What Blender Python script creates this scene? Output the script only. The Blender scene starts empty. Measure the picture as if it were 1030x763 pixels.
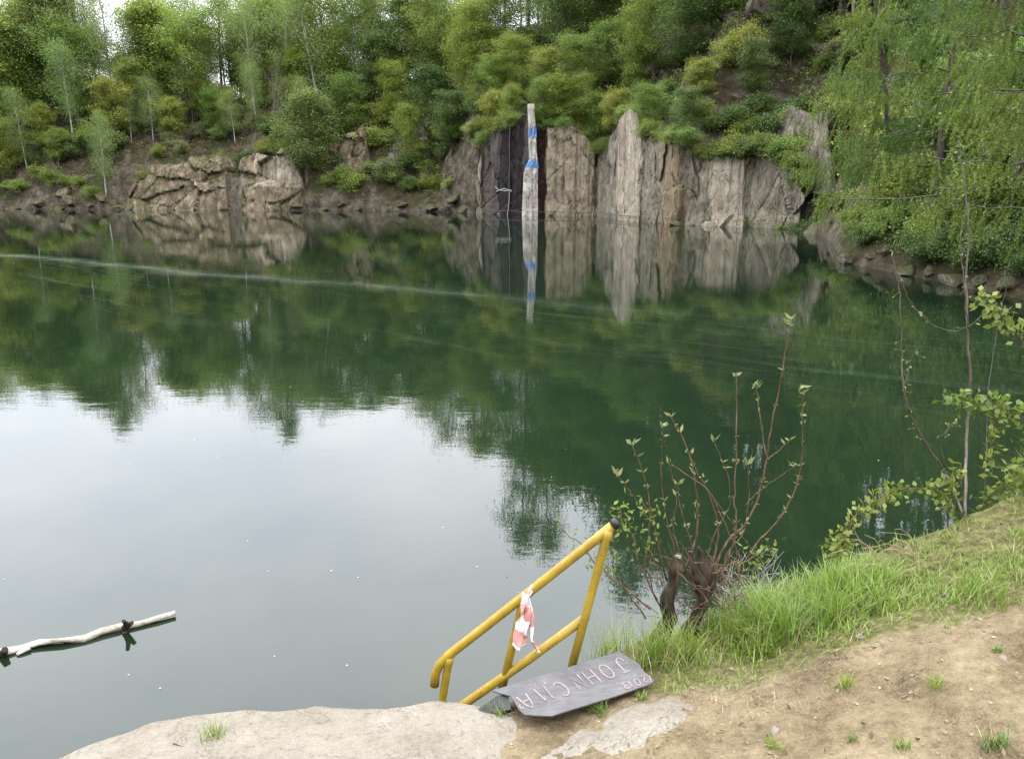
import bpy, math, random
import numpy as np
from mathutils import Vector

rng = np.random.default_rng(11)
random.seed(5)
PI = math.pi
sc = bpy.context.scene
COL = sc.collection

# ------------------------------------------------------------------ camera numbers
F, CX, CY = 780.0, 515.0, 381.5          # focal length and centre for a 1030 x 763 picture
CAMZ, PITCH = 2.6, math.radians(14.2)
cs, sn = math.cos(PITCH), math.sin(PITCH)

def ray(px, py):
    u, v = (px - CX) / F, (CY - py) / F
    return np.array([u, cs + v * sn, -sn + v * cs])
def at(px, py, Y=None, z=None):
    d = ray(px, py)
    t = Y / d[1] if Y is not None else (z - CAMZ) / d[2]
    return np.array([d[0] * t, d[1] * t, CAMZ + d[2] * t])
def proj(x, y, z):
    x, y, z = np.asarray(x, float), np.asarray(y, float), np.asarray(z, float) - CAMZ
    f = y * cs - z * sn
    up = y * sn + z * cs
    return CX + F * x / f, CY - F * up / f

# ------------------------------------------------------------------ object helpers
def link(o):
    COL.objects.link(o); return o
def tag(o, label=None, cat=None, group=None, kind=None):
    if label: o['label'] = label
    if cat: o['category'] = cat
    if group: o['group'] = group
    if kind: o['kind'] = kind
    return o
def empty(name, loc=(0, 0, 0), rz=0.0):
    o = bpy.data.objects.new(name, None)
    o.empty_display_size = 0.2
    o.location = loc; o.rotation_euler = (0, 0, rz)
    return link(o)

class MB:
    """collects vertices and faces, builds ONE mesh"""
    def __init__(s):
        s.v, s.q, s.t, s.qm, s.tm, s.n = [], [], [], [], [], 0
    def add(s, v, quads=None, tris=None, m=0):
        v = np.asarray(v, float).reshape(-1, 3)
        if quads is not None and len(quads):
            q = np.asarray(quads, int) + s.n
            s.q.append(q); s.qm.append(np.full(len(q), m, int))
        if tris is not None and len(tris):
            t = np.asarray(tris, int) + s.n
            s.t.append(t); s.tm.append(np.full(len(t), m, int))
        s.v.append(v); s.n += len(v)
        return s
    def tube(s, pts, rad, n=8, m=0, cap=True):
        pts = np.asarray(pts, float); k = len(pts)
        rad = np.broadcast_to(np.asarray(rad, float), (k,))
        tan = np.gradient(pts, axis=0)
        tan /= np.linalg.norm(tan, axis=1)[:, None] + 1e-9
        ref = np.array([0.13, 0.31, 0.94]) if abs(tan[0][2]) < 0.9 else np.array([1.0, 0.1, 0.0])
        rings = []
        a = np.arange(n) * 2 * PI / n
        for i in range(k):
            b = np.cross(tan[i], ref); b /= np.linalg.norm(b) + 1e-9
            c = np.cross(tan[i], b); ref = -np.cross(tan[i], c) if False else np.cross(b, tan[i])
            ref = ref / (np.linalg.norm(ref) + 1e-9)
            rings.append(pts[i] + rad[i] * (np.cos(a)[:, None] * b + np.sin(a)[:, None] * ref))
        v = np.concatenate(rings)
        i0 = (np.arange(k - 1)[:, None] * n + np.arange(n)[None]).ravel()
        i1 = (np.arange(k - 1)[:, None] * n + (np.arange(n)[None] + 1) % n).ravel()
        q = np.stack([i0, i1, i1 + n, i0 + n], 1)
        tr = None
        if cap:
            v = np.concatenate([v, pts[:1], pts[-1:]])
            c0, c1 = k * n, k * n + 1
            j = np.arange(n); jn = (j + 1) % n
            tr = np.concatenate([np.stack([np.full(n, c0), jn, j], 1),
                                 np.stack([np.full(n, c1), (k - 1) * n + j, (k - 1) * n + jn], 1)])
        return s.add(v, q, tr, m)
    def build(s, name, mats, parent=None, smooth=False, link_it=True):
        me = bpy.data.meshes.new(name)
        V = np.concatenate(s.v) if s.v else np.zeros((0, 3))
        Q = np.concatenate(s.q) if s.q else np.zeros((0, 4), int)
        T = np.concatenate(s.t) if s.t else np.zeros((0, 3), int)
        me.vertices.add(len(V)); me.vertices.foreach_set('co', V.astype(np.float32).ravel())
        me.loops.add(len(Q) * 4 + len(T) * 3)
        me.loops.foreach_set('vertex_index', np.concatenate([Q.ravel(), T.ravel()]).astype(np.int32))
        me.polygons.add(len(Q) + len(T))
        ls = np.concatenate([np.arange(len(Q)) * 4, len(Q) * 4 + np.arange(len(T)) * 3]).astype(np.int32)
        me.polygons.foreach_set('loop_start', ls)
        mi = np.concatenate((s.qm or [np.zeros(0, int)]) + (s.tm or [np.zeros(0, int)])).astype(np.int32)
        me.polygons.foreach_set('material_index', mi)
        me.polygons.foreach_set('use_smooth', np.full(len(Q) + len(T), smooth))
        me.update(calc_edges=True); me.validate()
        for m in (mats if isinstance(mats, (list, tuple)) else [mats]): me.materials.append(m)
        o = bpy.data.objects.new(name, me)
        if parent is not None: o.parent = parent
        return link(o) if link_it else o

def grid_quads(nr, nc):
    i = np.arange(nr - 1)[:, None] * nc + np.arange(nc - 1)[None]
    i = i.ravel()
    return np.stack([i, i + 1, i + nc + 1, i + nc], 1)

# cheap smooth value noise ------------------------------------------------------
_P = np.random.default_rng(3).random((64, 64, 64)).astype(np.float32)
def vnoise(p):
    p = np.asarray(p, float); i = np.floor(p).astype(int); f = p - i; f = f * f * (3 - 2 * f)
    out = 0
    for dx in (0, 1):
        for dy in (0, 1):
            for dz in (0, 1):
                w = (f[..., 0] if dx else 1 - f[..., 0]) * (f[..., 1] if dy else 1 - f[..., 1]) * (f[..., 2] if dz else 1 - f[..., 2])
                out = out + w * _P[(i[..., 0] + dx) % 64, (i[..., 1] + dy) % 64, (i[..., 2] + dz) % 64]
    return out * 2 - 1
def fbm(p, oct=4):
    s, a = 0, 1
    for k in range(oct):
        s = s + a * vnoise(np.asarray(p) * 2 ** k + 17.3 * k); a *= 0.5
    return s

# ------------------------------------------------------------------ materials
class NT:
    def __init__(s, name):
        s.m = bpy.data.materials.new(name); s.m.use_nodes = True
        s.t = s.m.node_tree; s.t.nodes.clear()
        s.out = s.n('ShaderNodeOutputMaterial')
    def n(s, typ, **kw):
        nd = s.t.nodes.new(typ)
        for k, v in kw.items():
            if k.startswith('i_'):
                nd.inputs[k[2:].replace('_', ' ')].default_value = v
            else: setattr(nd, k, v)
        return nd
    def l(s, a, b): s.t.links.new(a, b)
    def coord(s, scale=(1, 1, 1), kind='Object', rot=(0, 0, 0)):
        tc = s.n('ShaderNodeTexCoord'); mp = s.n('ShaderNodeMapping')
        mp.inputs['Scale'].default_value = scale; mp.inputs['Rotation'].default_value = rot
        s.l(tc.outputs[kind], mp.inputs['Vector']); return mp.outputs['Vector']
    def noise(s, vec, scale, detail=5, rough=0.6, dist=0.0):
        nd = s.n('ShaderNodeTexNoise'); nd.inputs['Scale'].default_value = scale
        nd.inputs['Detail'].default_value = detail; nd.inputs['Roughness'].default_value = rough
        nd.inputs['Distortion'].default_value = dist
        if vec is not None: s.l(vec, nd.inputs['Vector'])
        return nd.outputs['Fac']
    def ramp(s, fac, stops, interp='LINEAR'):
        nd = s.n('ShaderNodeValToRGB'); cr = nd.color_ramp; cr.interpolation = interp
        while len(cr.elements) < len(stops): cr.elements.new(0.5)
        for e, (p, c) in zip(cr.elements, stops):
            e.position = p; e.color = (*c, 1) if len(c) == 3 else c
        s.l(fac, nd.inputs['Fac']); return nd.outputs['Color']
    def mix(s, fac, a, b, mode='MIX'):
        nd = s.n('ShaderNodeMix', data_type='RGBA', blend_type=mode)
        for sock, v in ((nd.inputs[0], fac), (nd.inputs[6], a), (nd.inputs[7], b)):
            if hasattr(v, 'node'): s.l(v, sock)
            elif isinstance(v, (int, float)): sock.default_value = v
            else: sock.default_value = (*v, 1)
        return nd.outputs[2]
    def math(s, op, a, b=0.0, c=0.0, clamp=False):
        nd = s.n('ShaderNodeMath', operation=op); nd.use_clamp = clamp
        for k, v in enumerate((a, b, c)):
            if hasattr(v, 'node'): s.l(v, nd.inputs[k])
            else: nd.inputs[k].default_value = v
        return nd.outputs[0]
    def bump(s, h, strength=0.5, dist=0.02):
        nd = s.n('ShaderNodeBump'); nd.inputs['Strength'].default_value = strength
        nd.inputs['Distance'].default_value = dist; s.l(h, nd.inputs['Height']); return nd.outputs['Normal']
    def pbsdf(s, col, rough=0.8, spec=0.3, nor=None, metal=0.0, ior=1.45):
        p = s.n('ShaderNodeBsdfPrincipled')
        if hasattr(col, 'node'): s.l(col, p.inputs['Base Color'])
        else: p.inputs['Base Color'].default_value = (*col, 1)
        if hasattr(rough, 'node'): s.l(rough, p.inputs['Roughness'])
        else: p.inputs['Roughness'].default_value = rough
        p.inputs['Specular IOR Level'].default_value = spec
        p.inputs['Metallic'].default_value = metal; p.inputs['IOR'].default_value = ior
        if nor is not None: s.l(nor, p.inputs['Normal'])
        s.l(p.outputs[0], s.out.inputs['Surface']); return p

def leaf_mat(name, dark, mid, light, trans=0.45, gloss=0.04, hue=0.5):
    t = NT(name)
    gi = t.n('ShaderNodeNewGeometry'); oi = t.n('ShaderNodeObjectInfo')
    tc = t.coord((1, 1, 1))
    big = t.noise(tc, 0.45, 2)
    a = t.math('MULTIPLY', gi.outputs['Random Per Island'], 0.6)
    b = t.math('MULTIPLY', oi.outputs['Random'], 0.35)
    c = t.math('MULTIPLY', big, 0.55)
    f = t.math('ADD', t.math('ADD', a, b), t.math('SUBTRACT', c, 0.2))
    col = t.ramp(f, [(0.08, dark), (0.5, mid), (0.95, light)])
    hs = t.n('ShaderNodeHueSaturation')
    t.l(col, hs.inputs['Color'])
    t.l(t.math('ADD', t.math('MULTIPLY', oi.outputs['Random'], -0.035), 0.506), hs.inputs['Hue'])
    d = t.n('ShaderNodeBsdfDiffuse'); tr = t.n('ShaderNodeBsdfTranslucent')
    t.l(hs.outputs[0], d.inputs['Color']); t.l(hs.outputs[0], tr.inputs['Color'])
    mx = t.n('ShaderNodeMixShader'); mx.inputs[0].default_value = trans
    t.l(d.outputs[0], mx.inputs[1]); t.l(tr.outputs[0], mx.inputs[2])
    g = t.n('ShaderNodeBsdfGlossy'); g.inputs['Roughness'].default_value = 0.45
    g.inputs['Color'].default_value = (0.8, 0.8, 0.8, 1)
    m2 = t.n('ShaderNodeMixShader'); m2.inputs[0].default_value = gloss
    t.l(mx.outputs[0], m2.inputs[1]); t.l(g.outputs[0], m2.inputs[2])
    t.l(m2.outputs[0], t.out.inputs['Surface'])
    return t.m

M = {}
M['birch_leaf'] = leaf_mat('birch_leaf', (.10, .17, .035), (.17, .265, .05), (.25, .34, .075), .5)
M['broad_leaf'] = leaf_mat('broad_leaf', (.075, .135, .02), (.14, .225, .03), (.23, .31, .045), .5)
M['dark_leaf'] = leaf_mat('dark_leaf', (.045, .085, .018), (.085, .145, .026), (.14, .21, .04), .5)
M['yellow_leaf'] = leaf_mat('yellow_leaf', (.10, .15, .02), (.17, .23, .03), (.25, .30, .05), .5)
M['bud_leaf'] = leaf_mat('bud_leaf', (.085, .10, .035), (.14, .165, .055), (.2, .23, .08))
M['larch_leaf'] = leaf_mat('larch_leaf', (.04, .09, .010), (.08, .155, .015), (.15, .235, .03), .5)
M['shrub_leaf'] = leaf_mat('shrub_leaf', (.07, .11, .018), (.12, .175, .028), (.18, .23, .045), 0.4, .025)
M['sprout_leaf'] = leaf_mat('sprout_leaf', (.09, .11, .03), (.14, .165, .05), (.21, .22, .09), 0.4, .03)
M['grass'] = leaf_mat('grass', (.055, .115, .012), (.115, .215, .02), (.20, .305, .045), 0.4, .04)
M['straw'] = leaf_mat('straw', (.18, .14, .07), (.28, .23, .12), (.42, .36, .22), 0.2, .03)
M['dry_twig'] = leaf_mat('dry_twig', (.12, .11, .095), (.24, .22, .2), (.36, .34, .31), 0.1, .02)

def bark(name, c0, c1, c2, sc_=(9, 9, 2), bump=.5):
    t = NT(name); v = t.coord(sc_)
    f = t.noise(v, 2.0, 6, .65)
    col = t.ramp(f, [(.3, c0), (.5, c1), (.72, c2)])
    t.pbsdf(col, .9, .15, t.bump(f, bump, .02)); return t.m
M['bark'] = bark('bark', (.03, .024, .018), (.085, .07, .055), (.15, .135, .11))
M['grey_bark'] = bark('grey_bark', (.06, .055, .05), (.15, .14, .125), (.25, .24, .21))
M['stem_bark'] = bark('stem_bark', (.04, .022, .014), (.095, .056, .036), (.17, .12, .085), (30, 30, 6), .3)
M['stump_bark'] = bark('stump_bark', (.012, .009, .006), (.042, .032, .022), (.10, .08, .058), (14, 14, 3), 1.0)
M['cut_wood'] = bark('cut_wood', (.15, .12, .09), (.22, .19, .15), (.32, .29, .24), (20, 20, 20), .2)
def birchbark():
    t = NT('birch_bark'); v = t.coord((3, 3, 7)); f = t.noise(v, 1.4, 5, .7)
    col = t.ramp(f, [(.36, (.05, .045, .04)), (.46, (.3, .29, .265)), (.7, (.48, .47, .43))])
    t.pbsdf(col, .8, .2); return t.m
M['birch_bark'] = birchbark()

def rock(name, cols, streak=True, moss=.35, orange=0.0, crack=.8, scale=1.0):
    """cols: dark, mid, light. vertical seep streaks + cracks + lichen."""
    t = NT(name)
    v = t.coord((1, 1, 1)); vs = t.coord((1.1, 1.1, .10))
    a = t.noise(v, .9 * scale, 8, .66); b = t.noise(vs, 1.7, 6, .7, .3)
    f = t.math('ADD', t.math('MULTIPLY', a, .55 if streak else 1.0), t.math('MULTIPLY', b, .45 if streak else 0.0))
    col = t.ramp(f, [(.33, cols[0]), (.5, cols[1]), (.66, cols[2])])
    if streak:
        st = t.noise(t.coord((1.9, 1.9, .06)), 1.3, 5, .75, .2)
        sm = t.ramp(st, [(.52, (0, 0, 0)), (.64, (1, 1, 1))])
        col = t.mix(t.math('MULTIPLY', sm, .65), col, tuple(c * .22 for c in cols[0]))
        if orange:
            so = t.noise(t.coord((1.3, 1.3, .09), rot=(0, 0, .7)), 1.5, 4, .7)
            om = t.ramp(so, [(.5, (0, 0, 0)), (.66, (1, 1, 1))])
            col = t.mix(t.math('MULTIPLY', om, orange), col, (.26, .135, .045))
    ck = t.noise(t.coord((1, 1, .55)), 1.1 * scale, 7, .6, 1.2)
    cm = t.ramp(t.math('ABSOLUTE', t.math('SUBTRACT', ck, .5)), [(.0, (1, 1, 1)), (.012, (0, 0, 0))])
    col = t.mix(t.math('MULTIPLY', cm, crack), col, (.018, .015, .012))
    gn = t.n('ShaderNodeNewGeometry'); sx = t.n('ShaderNodeSeparateXYZ'); t.l(gn.outputs['Normal'], sx.inputs[0])
    mn = t.noise(v, 1.6, 5, .7)
    mm = t.math('MULTIPLY', t.math('ADD', t.math('SUBTRACT', mn, .52), t.math('MULTIPLY', sx.outputs['Z'], .30)), 6.0, clamp=True)
    col = t.mix(t.math('MULTIPLY', mm, moss * 1.6, clamp=True), col, (.055, .06, .022))
    h = t.math('ADD', t.noise(v, 3.0 * scale, 8, .7), t.math('MULTIPLY', cm, -.5))
    t.pbsdf(col, .9, .2, t.bump(h, .9, .12 / scale)); return t.m
M['rock_tan'] = rock('rock_tan', ((.12, .094, .065), (.265, .215, .152), (.38, .32, .24)), orange=.2, moss=.25, crack=.25)
M['rock_pale'] = rock('rock_pale', ((.17, .135, .095), (.31, .26, .195), (.44, .385, .31)), moss=.2, crack=.2)
M['rock_grey'] = rock('rock_grey', ((.085, .072, .055), (.19, .162, .125), (.31, .27, .215)), moss=.4, crack=.5)
M['rock_dark'] = rock('rock_dark', ((.03, .025, .022), (.07, .058, .052), (.15, .125, .11)), moss=.15, crack=.6)
M['rock_black'] = rock('rock_black', ((.010, .008, .009), (.022, .017, .018), (.05, .04, .04)), moss=.05, crack=.3)
M['rock_red'] = rock('rock_red', ((.014, .009, .008), (.035, .02, .016), (.09, .045, .03)), moss=.05, crack=.5)
M['rock_orange'] = rock('rock_orange', ((.09, .065, .042), (.19, .145, .095), (.31, .25, .175)), orange=.25, moss=.3, crack=.3)
M['rock_wall'] = rock('rock_wall', ((.085, .062, .04), (.195, .148, .10), (.31, .25, .185)), streak=False, moss=.55, orange=0)
M['boulder'] = rock('boulder', ((.06, .05, .036), (.135, .115, .085), (.24, .21, .165)), streak=False, moss=.6, scale=1.6)

M['pillar'] = rock('pillar_rock', ((.26, .23, .19), (.42, .39, .34), (.55, .52, .47)), moss=.05, crack=.4)
def terrain_mat():
    t = NT('hillside_litter'); v = t.coord((1, 1, 1))
    gn = t.n('ShaderNodeNewGeometry'); sx = t.n('ShaderNodeSeparateXYZ'); t.l(gn.outputs['True Normal'], sx.inputs[0])
    a = t.noise(v, 1.5, 8, .7)
    lit = t.ramp(a, [(.32, (.018, .016, .009)), (.48, (.045, .036, .02)), (.68, (.09, .074, .044))])
    g = t.noise(v, .35, 5, .65)
    gm = t.ramp(g, [(.46, (0, 0, 0)), (.62, (1, 1, 1))])
    lit = t.mix(t.math('MULTIPLY', gm, .6), lit, (.035, .05, .014))
    rk = t.ramp(t.noise(v, 1.1, 9, .75), [(.36, (.03, .025, .018)), (.5, (.085, .07, .05)), (.68, (.2, .17, .13))])
    s = t.math('ADD', sx.outputs['Z'], t.math('MULTIPLY', t.math('SUBTRACT', t.noise(v, .7, 5, .7), .5), 1.0))
    sm = t.ramp(s, [(.42, (1, 1, 1)), (.6, (0, 0, 0))])
    col = t.mix(sm, lit, rk)
    t.pbsdf(col, .95, .1, t.bump(t.noise(v, 2.0, 8, .75), 1.0, .35)); return t.m
M['terrain'] = terrain_mat()

def soil_mat():
    t = NT('sandy_soil'); v = t.coord((1, 1, 1))
    a = t.noise(v, 3.0, 9, .68); b = t.noise(v, 26, 6, .75); c = t.noise(v, 130, 3, .6)
    f = t.math('ADD', t.math('MULTIPLY', a, .5), t.math('ADD', t.math('MULTIPLY', b, .3), t.math('MULTIPLY', c, .2)))
    col = t.ramp(f, [(.36, (.045, .033, .018)), (.46, (.135, .102, .058)), (.55, (.215, .168, .10)), (.66, (.31, .255, .17))])
    at_ = t.n('ShaderNodeAttribute'); at_.attribute_name = 'verge'
    ve = t.math('ADD', at_.outputs['Fac'], t.math('MULTIPLY', t.math('SUBTRACT', t.noise(v, 14, 6, .7), .5), .9))
    vm = t.ramp(ve, [(.35, (0, 0, 0)), (.65, (1, 1, 1))])
    under = t.ramp(b, [(.35, (.05, .045, .02)), (.5, (.10, .10, .035)), (.68, (.2, .18, .08))])
    col = t.mix(t.math('MULTIPLY', vm, .9), col, under)
    h = t.math('ADD', t.math('MULTIPLY', b, .7), t.math('MULTIPLY', c, .35))
    t.pbsdf(col, .95, .1, t.bump(h, 1.0, .035)); return t.m
M['soil'] = soil_mat()

def ledge_mat():
    t = NT('pale_granite'); v = t.coord((1, 1, 1))
    a = t.noise(v, 2.5, 8, .65); b = t.noise(v, 60, 5, .7)
    f = t.math('ADD', t.math('MULTIPLY', a, .65), t.math('MULTIPLY', b, .35))
    col = t.ramp(f, [(.32, (.13, .108, .078)), (.46, (.23, .203, .16)), (.6, (.305, .277, .23)), (.72, (.36, .335, .29))])
    sp = t.noise(v, 26, 3, .5)
    sm = t.ramp(sp, [(.655, (0, 0, 0)), (.70, (1, 1, 1))])
    col = t.mix(t.math('MULTIPLY', sm, .55), col, (.15, .11, .075))
    dirt = t.ramp(t.noise(v, 5, 7, .7, .5), [(.52, (0, 0, 0)), (.7, (1, 1, 1))])
    col = t.mix(t.math('MULTIPLY', dirt, .5), col, (.19, .145, .095))
    lich = t.ramp(t.noise(v, 11, 6, .75), [(.58, (0, 0, 0)), (.66, (1, 1, 1))])
    col = t.mix(t.math('MULTIPLY', lich, .45), col, (.11, .10, .082))
    ck = t.noise(t.coord((1, 1.6, 1), rot=(0, 0, .4)), 2.4, 5, .62, .6)
    cm = t.ramp(t.math('ABSOLUTE', t.math('SUBTRACT', ck, .5)), [(0, (1, 1, 1)), (.007, (0, 0, 0))])
    col = t.mix(t.math('MULTIPLY', cm, .6), col, (.06, .048, .034))
    gr = t.noise(v, 210, 2, .5)
    col = t.mix(.4, col, t.ramp(gr, [(.35, (.1, .09, .08)), (.65, (.36, .34, .31))]), 'OVERLAY')
    t.pbsdf(col, .88, .2, t.bump(t.math('ADD', t.noise(v, 18, 8, .7), t.math('MULTIPLY', b, .4)), 1.0, .02)); return t.m
M['ledge'] = ledge_mat()

def water_mat():
    t = NT('lake_water')
    v = t.coord((1, 1, 1))
    n1 = t.noise(t.coord((1.0, 2.2, 1)), 2.2, 3, .5)
    n2 = t.noise(t.coord((1.0, 2.0, 1)), .35, 2, .5)
    n3 = t.noise(t.coord((1, 1.5, 1)), 9.0, 2, .5)
    calm = t.ramp(n2, [(.35, (.25,) * 3), (.65, (1,) * 3)])
    h = t.math('ADD', t.math('MULTIPLY', n1, calm), t.math('MULTIPLY', n3, .12))
    nor = t.bump(h, .03, .05)
    # thin film of pollen drifted into lines
    sx = t.n('ShaderNodeSeparateXYZ'); t.l(v, sx.inputs[0])
    wob = t.math('MULTIPLY', t.math('SUBTRACT', t.noise(v, .16, 3, .6), .5), 2.6)
    d = t.math('ADD', t.math('SUBTRACT', sx.outputs['Y'], 17.8), t.math('ADD', t.math('MULTIPLY', sx.outputs['X'], .6), wob))
    line = t.ramp(t.math('ABSOLUTE', d), [(.0, (.5,) * 3), (.35, (.22,) * 3), (.95, (0, 0, 0))])
    cb = t.n('ShaderNodeCombineXYZ')
    t.l(t.math('MULTIPLY', t.math('ADD', d, t.math('MULTIPLY', sx.outputs['X'], .12)), 1.0), cb.inputs['X'])
    t.l(t.math('MULTIPLY', sx.outputs['X'], .06), cb.inputs['Y'])
    st = t.noise(cb.outputs[0], 1.6, 5, .75)
    sm = t.ramp(st, [(.53, (0, 0, 0)), (.68, (1, 1, 1))])
    band = t.math('MULTIPLY', t.ramp(t.math('ADD', t.math('MULTIPLY', d, .05), .5), [(.05, (0, 0, 0)), (.3, (1, 1, 1)), (.52, (1, 1, 1)), (.6, (0, 0, 0))]), sm)
    brk = t.ramp(t.noise(v, .5, 4, .7), [(.3, (.15,) * 3), (.6, (1,) * 3)])
    spk = t.ramp(t.noise(v, 16, 3, .7), [(.4, (.25,) * 3), (.6, (1,) * 3)])
    film = t.math('MULTIPLY', t.math('MULTIPLY', t.math('MAXIMUM', t.math('MULTIPLY', line, t.math('ADD', t.math('MULTIPLY', sx.outputs['X'], -.02), .14, clamp=True)), t.math('MULTIPLY', band, .06)), brk), spk)
    p = t.pbsdf((.012, .030, .021), .0, .5, nor, 0, 1.333)
    lp = t.noise(v, .09, 2, .5)
    t.l(t.ramp(lp, [(.3, (.005, .0105, .005)), (.7, (.0065, .013, .006))]), p.inputs['Base Color'])
    fd = t.n('ShaderNodeBsdfDiffuse'); fd.inputs['Color'].default_value = (.30, .34, .26, 1)
    mx = t.n('ShaderNodeMixShader'); t.l(film, mx.inputs[0]); t.l(p.outputs[0], mx.inputs[1]); t.l(fd.outputs[0], mx.inputs[2])
    t.l(mx.outputs[0], t.out.inputs['Surface'])
    return t.m
M['water'] = water_mat()

def simple(name, col, rough=.6, spec=.4, var=.25, scale=30, bump=.15, metal=0.0):
    t = NT(name); v = t.coord()
    f = t.noise(v, scale, 6, .65)
    c = t.ramp(f, [(.3, tuple(x * (1 - var) for x in col)), (.7, tuple(min(1, x * (1 + var)) for x in col))])
    t.pbsdf(c, rough, spec, t.bump(f, bump, .01), metal); return t.m
def yellow_paint():
    t = NT('yellow_paint'); v = t.coord()
    c = t.ramp(t.noise(v, 9, 6, .7), [(.3, (.18, .115, .01)), (.55, (.275, .185, .014)), (.75, (.34, .24, .03))])
    ch = t.ramp(t.noise(v, 55, 4, .7), [(.61, (0, 0, 0)), (.66, (1, 1, 1))])
    c = t.mix(t.math('MULTIPLY', ch, .8), c, (.10, .05, .025))
    gm_ = t.ramp(t.noise(v, 5, 5, .75), [(.45, (0, 0, 0)), (.75, (1, 1, 1))])
    c = t.mix(t.math('MULTIPLY', gm_, .4), c, (.16, .11, .03))
    t.pbsdf(c, .42, .45, t.bump(t.noise(v, 40, 4, .6), .2, .004)); return t.m
M['yellow'] = yellow_paint()
M['black'] = simple('black_plastic', (.012, .012, .013), .5, .4)
def board_mat():
    t = NT('weathered_board'); v = t.coord()
    a = t.noise(v, 7, 7, .7); b = t.noise(t.coord((4, 40, 4), rot=(0, 0, .3)), 2, 5, .7)
    c = t.ramp(t.math('ADD', t.math('MULTIPLY', a, .6), t.math('MULTIPLY', b, .4)),
               [(.3, (.04, .038, .038)), (.5, (.072, .068, .068)), (.7, (.115, .108, .107))])
    w = t.ramp(t.noise(v, 45, 4, .7), [(.64, (0, 0, 0)), (.72, (1, 1, 1))])
    c = t.mix(t.math('MULTIPLY', w, .4), c, (.3, .26, .22))
    t.pbsdf(c, .6, .35, t.bump(b, .3, .006)); return t.m
M['board'] = board_mat()
M['letter'] = simple('white_paint', (.19, .155, .148), .8, .2, .15, 60)
M['tape_white'] = simple('tape_white', (.6, .54, .53), .45, .4, .1, 20)
M['tape_red'] = simple('tape_red', (.5, .24, .22), .45, .4, .15, 20)
M['pale_seep'] = simple('seep_grey', (.16, .155, .15), .5, .5, .3, 20, .2, .6)
M['pale_metal'] = simple('pale_metal', (.38, .38, .39), .5, .5, .2, 20)
M['rope'] = simple('rope', (.08, .07, .06), .9, .1)
def logmat():
    t = NT('bleached_wood'); v = t.coord((4, 14, 14), rot=(0, 0, -.3))
    f = t.noise(v, 1.5, 7, .7)
    c = t.ramp(f, [(.34, (.10, .08, .055)), (.46, (.28, .25, .21)), (.65, (.44, .41, .36))])
    k = t.ramp(t.noise(t.coord((2.5, 6, 6)), 2.1, 5, .7), [(.54, (0, 0, 0)), (.62, (1, 1, 1))])
    c = t.mix(t.math('MULTIPLY', k, .8), c, (.17, .12, .075))
    t.pbsdf(c, .8, .2, t.bump(f, .4, .01)); return t.m
M['log'] = logmat()
M['knot'] = simple('dark_knot', (.03, .022, .017), .9, .1)
M['flake'] = simple('floating_flake', (.6, .6, .52), .8, .2)
M['pebble'] = simple('pebble', (.22, .178, .12), .9, .2, .45, 14)
M['twig'] = simple('fallen_twig', (.06, .045, .035), .9, .1)
M['blue_paint'] = simple('blue_paint', (.06, .17, .42), .75, .25, .35, 2.5)
M['white_stain'] = simple('pale_pillar', (.5, .47, .41), .85, .2, .3, 1.2)
M['dead_leaf'] = leaf_mat('dead_leaf', (.06, .042, .024), (.12, .085, .05), (.2, .155, .095), .15, .02)

# ------------------------------------------------------------------ far terrain: shoreline about C
C0 = np.array([-5.0, 30.0])
# x, y, cliff height, cliff run, hill height, hill run
SH = [(12, 8, .9, 1.5, 2.0, 8), (11.9, 13, 1.0, 2, 5, 12), (11.7, 19, 1.0, 2, 9, 14), (11.2, 26.5, 1.3, 2, 13, 16),
      (14.6, 36, 3, 2.5, 17, 16), (16.8, 44.5, 4.5, 2.0, 19, 15), (14.3, 48.8, 5.2, 1.2, 19, 15), (10.3, 50, 5.5, 1, 19, 14), (9.3, 55, 6.2, .9, 19, 14),
      (6.8, 63, 7.0, .9, 18, 14), (2.8, 64.5, 7.4, .9, 17, 14), (-3.0, 69.5, 6.5, 1.0, 16, 14), (-7, 74, 3, 3, 14, 13),
      (-15, 77, 3.6, 2.5, 12.5, 12), (-26, 78.5, 4.8, 2.2, 11, 11), (-39.4, 79.6, 4.3, 2.5, 10, 11), (-53.6, 82, 2.0, 3, 9, 12),
      (-75, 76, 1.5, 3, 8, 12), (-88, 45, 1.5, 3, 7, 12), (-70, 10, 1, 3, 4, 12), (-35, 0, .2, 2, .3, 12), (-12, .2, -.2, 2, -.1, 12),
      (-3, .4, -.3, 2, -.2, 10), (2, 1.2, -.3, 2, -.2, 10), (6, 3, -.2, 2, 0, 10)]
SH = np.array(SH, float)
_az = np.arctan2(SH[:, 1] - C0[1], SH[:, 0] - C0[0])
_az = np.where(_az < math.radians(-55), _az + 2 * PI, _az)
_o = np.argsort(_az); SH = SH[_o]; _az = _az[_o]
_R = np.hypot(SH[:, 0] - C0[0], SH[:, 1] - C0[1])
AZ = np.concatenate([[_az[-1] - 2 * PI], _az, [_az[0] + 2 * PI]])
RR = np.concatenate([_R[-1:], _R, _R[:1]])
PR = np.concatenate([SH[-1:, 2:], SH[:, 2:], SH[:1, 2:]])
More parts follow.
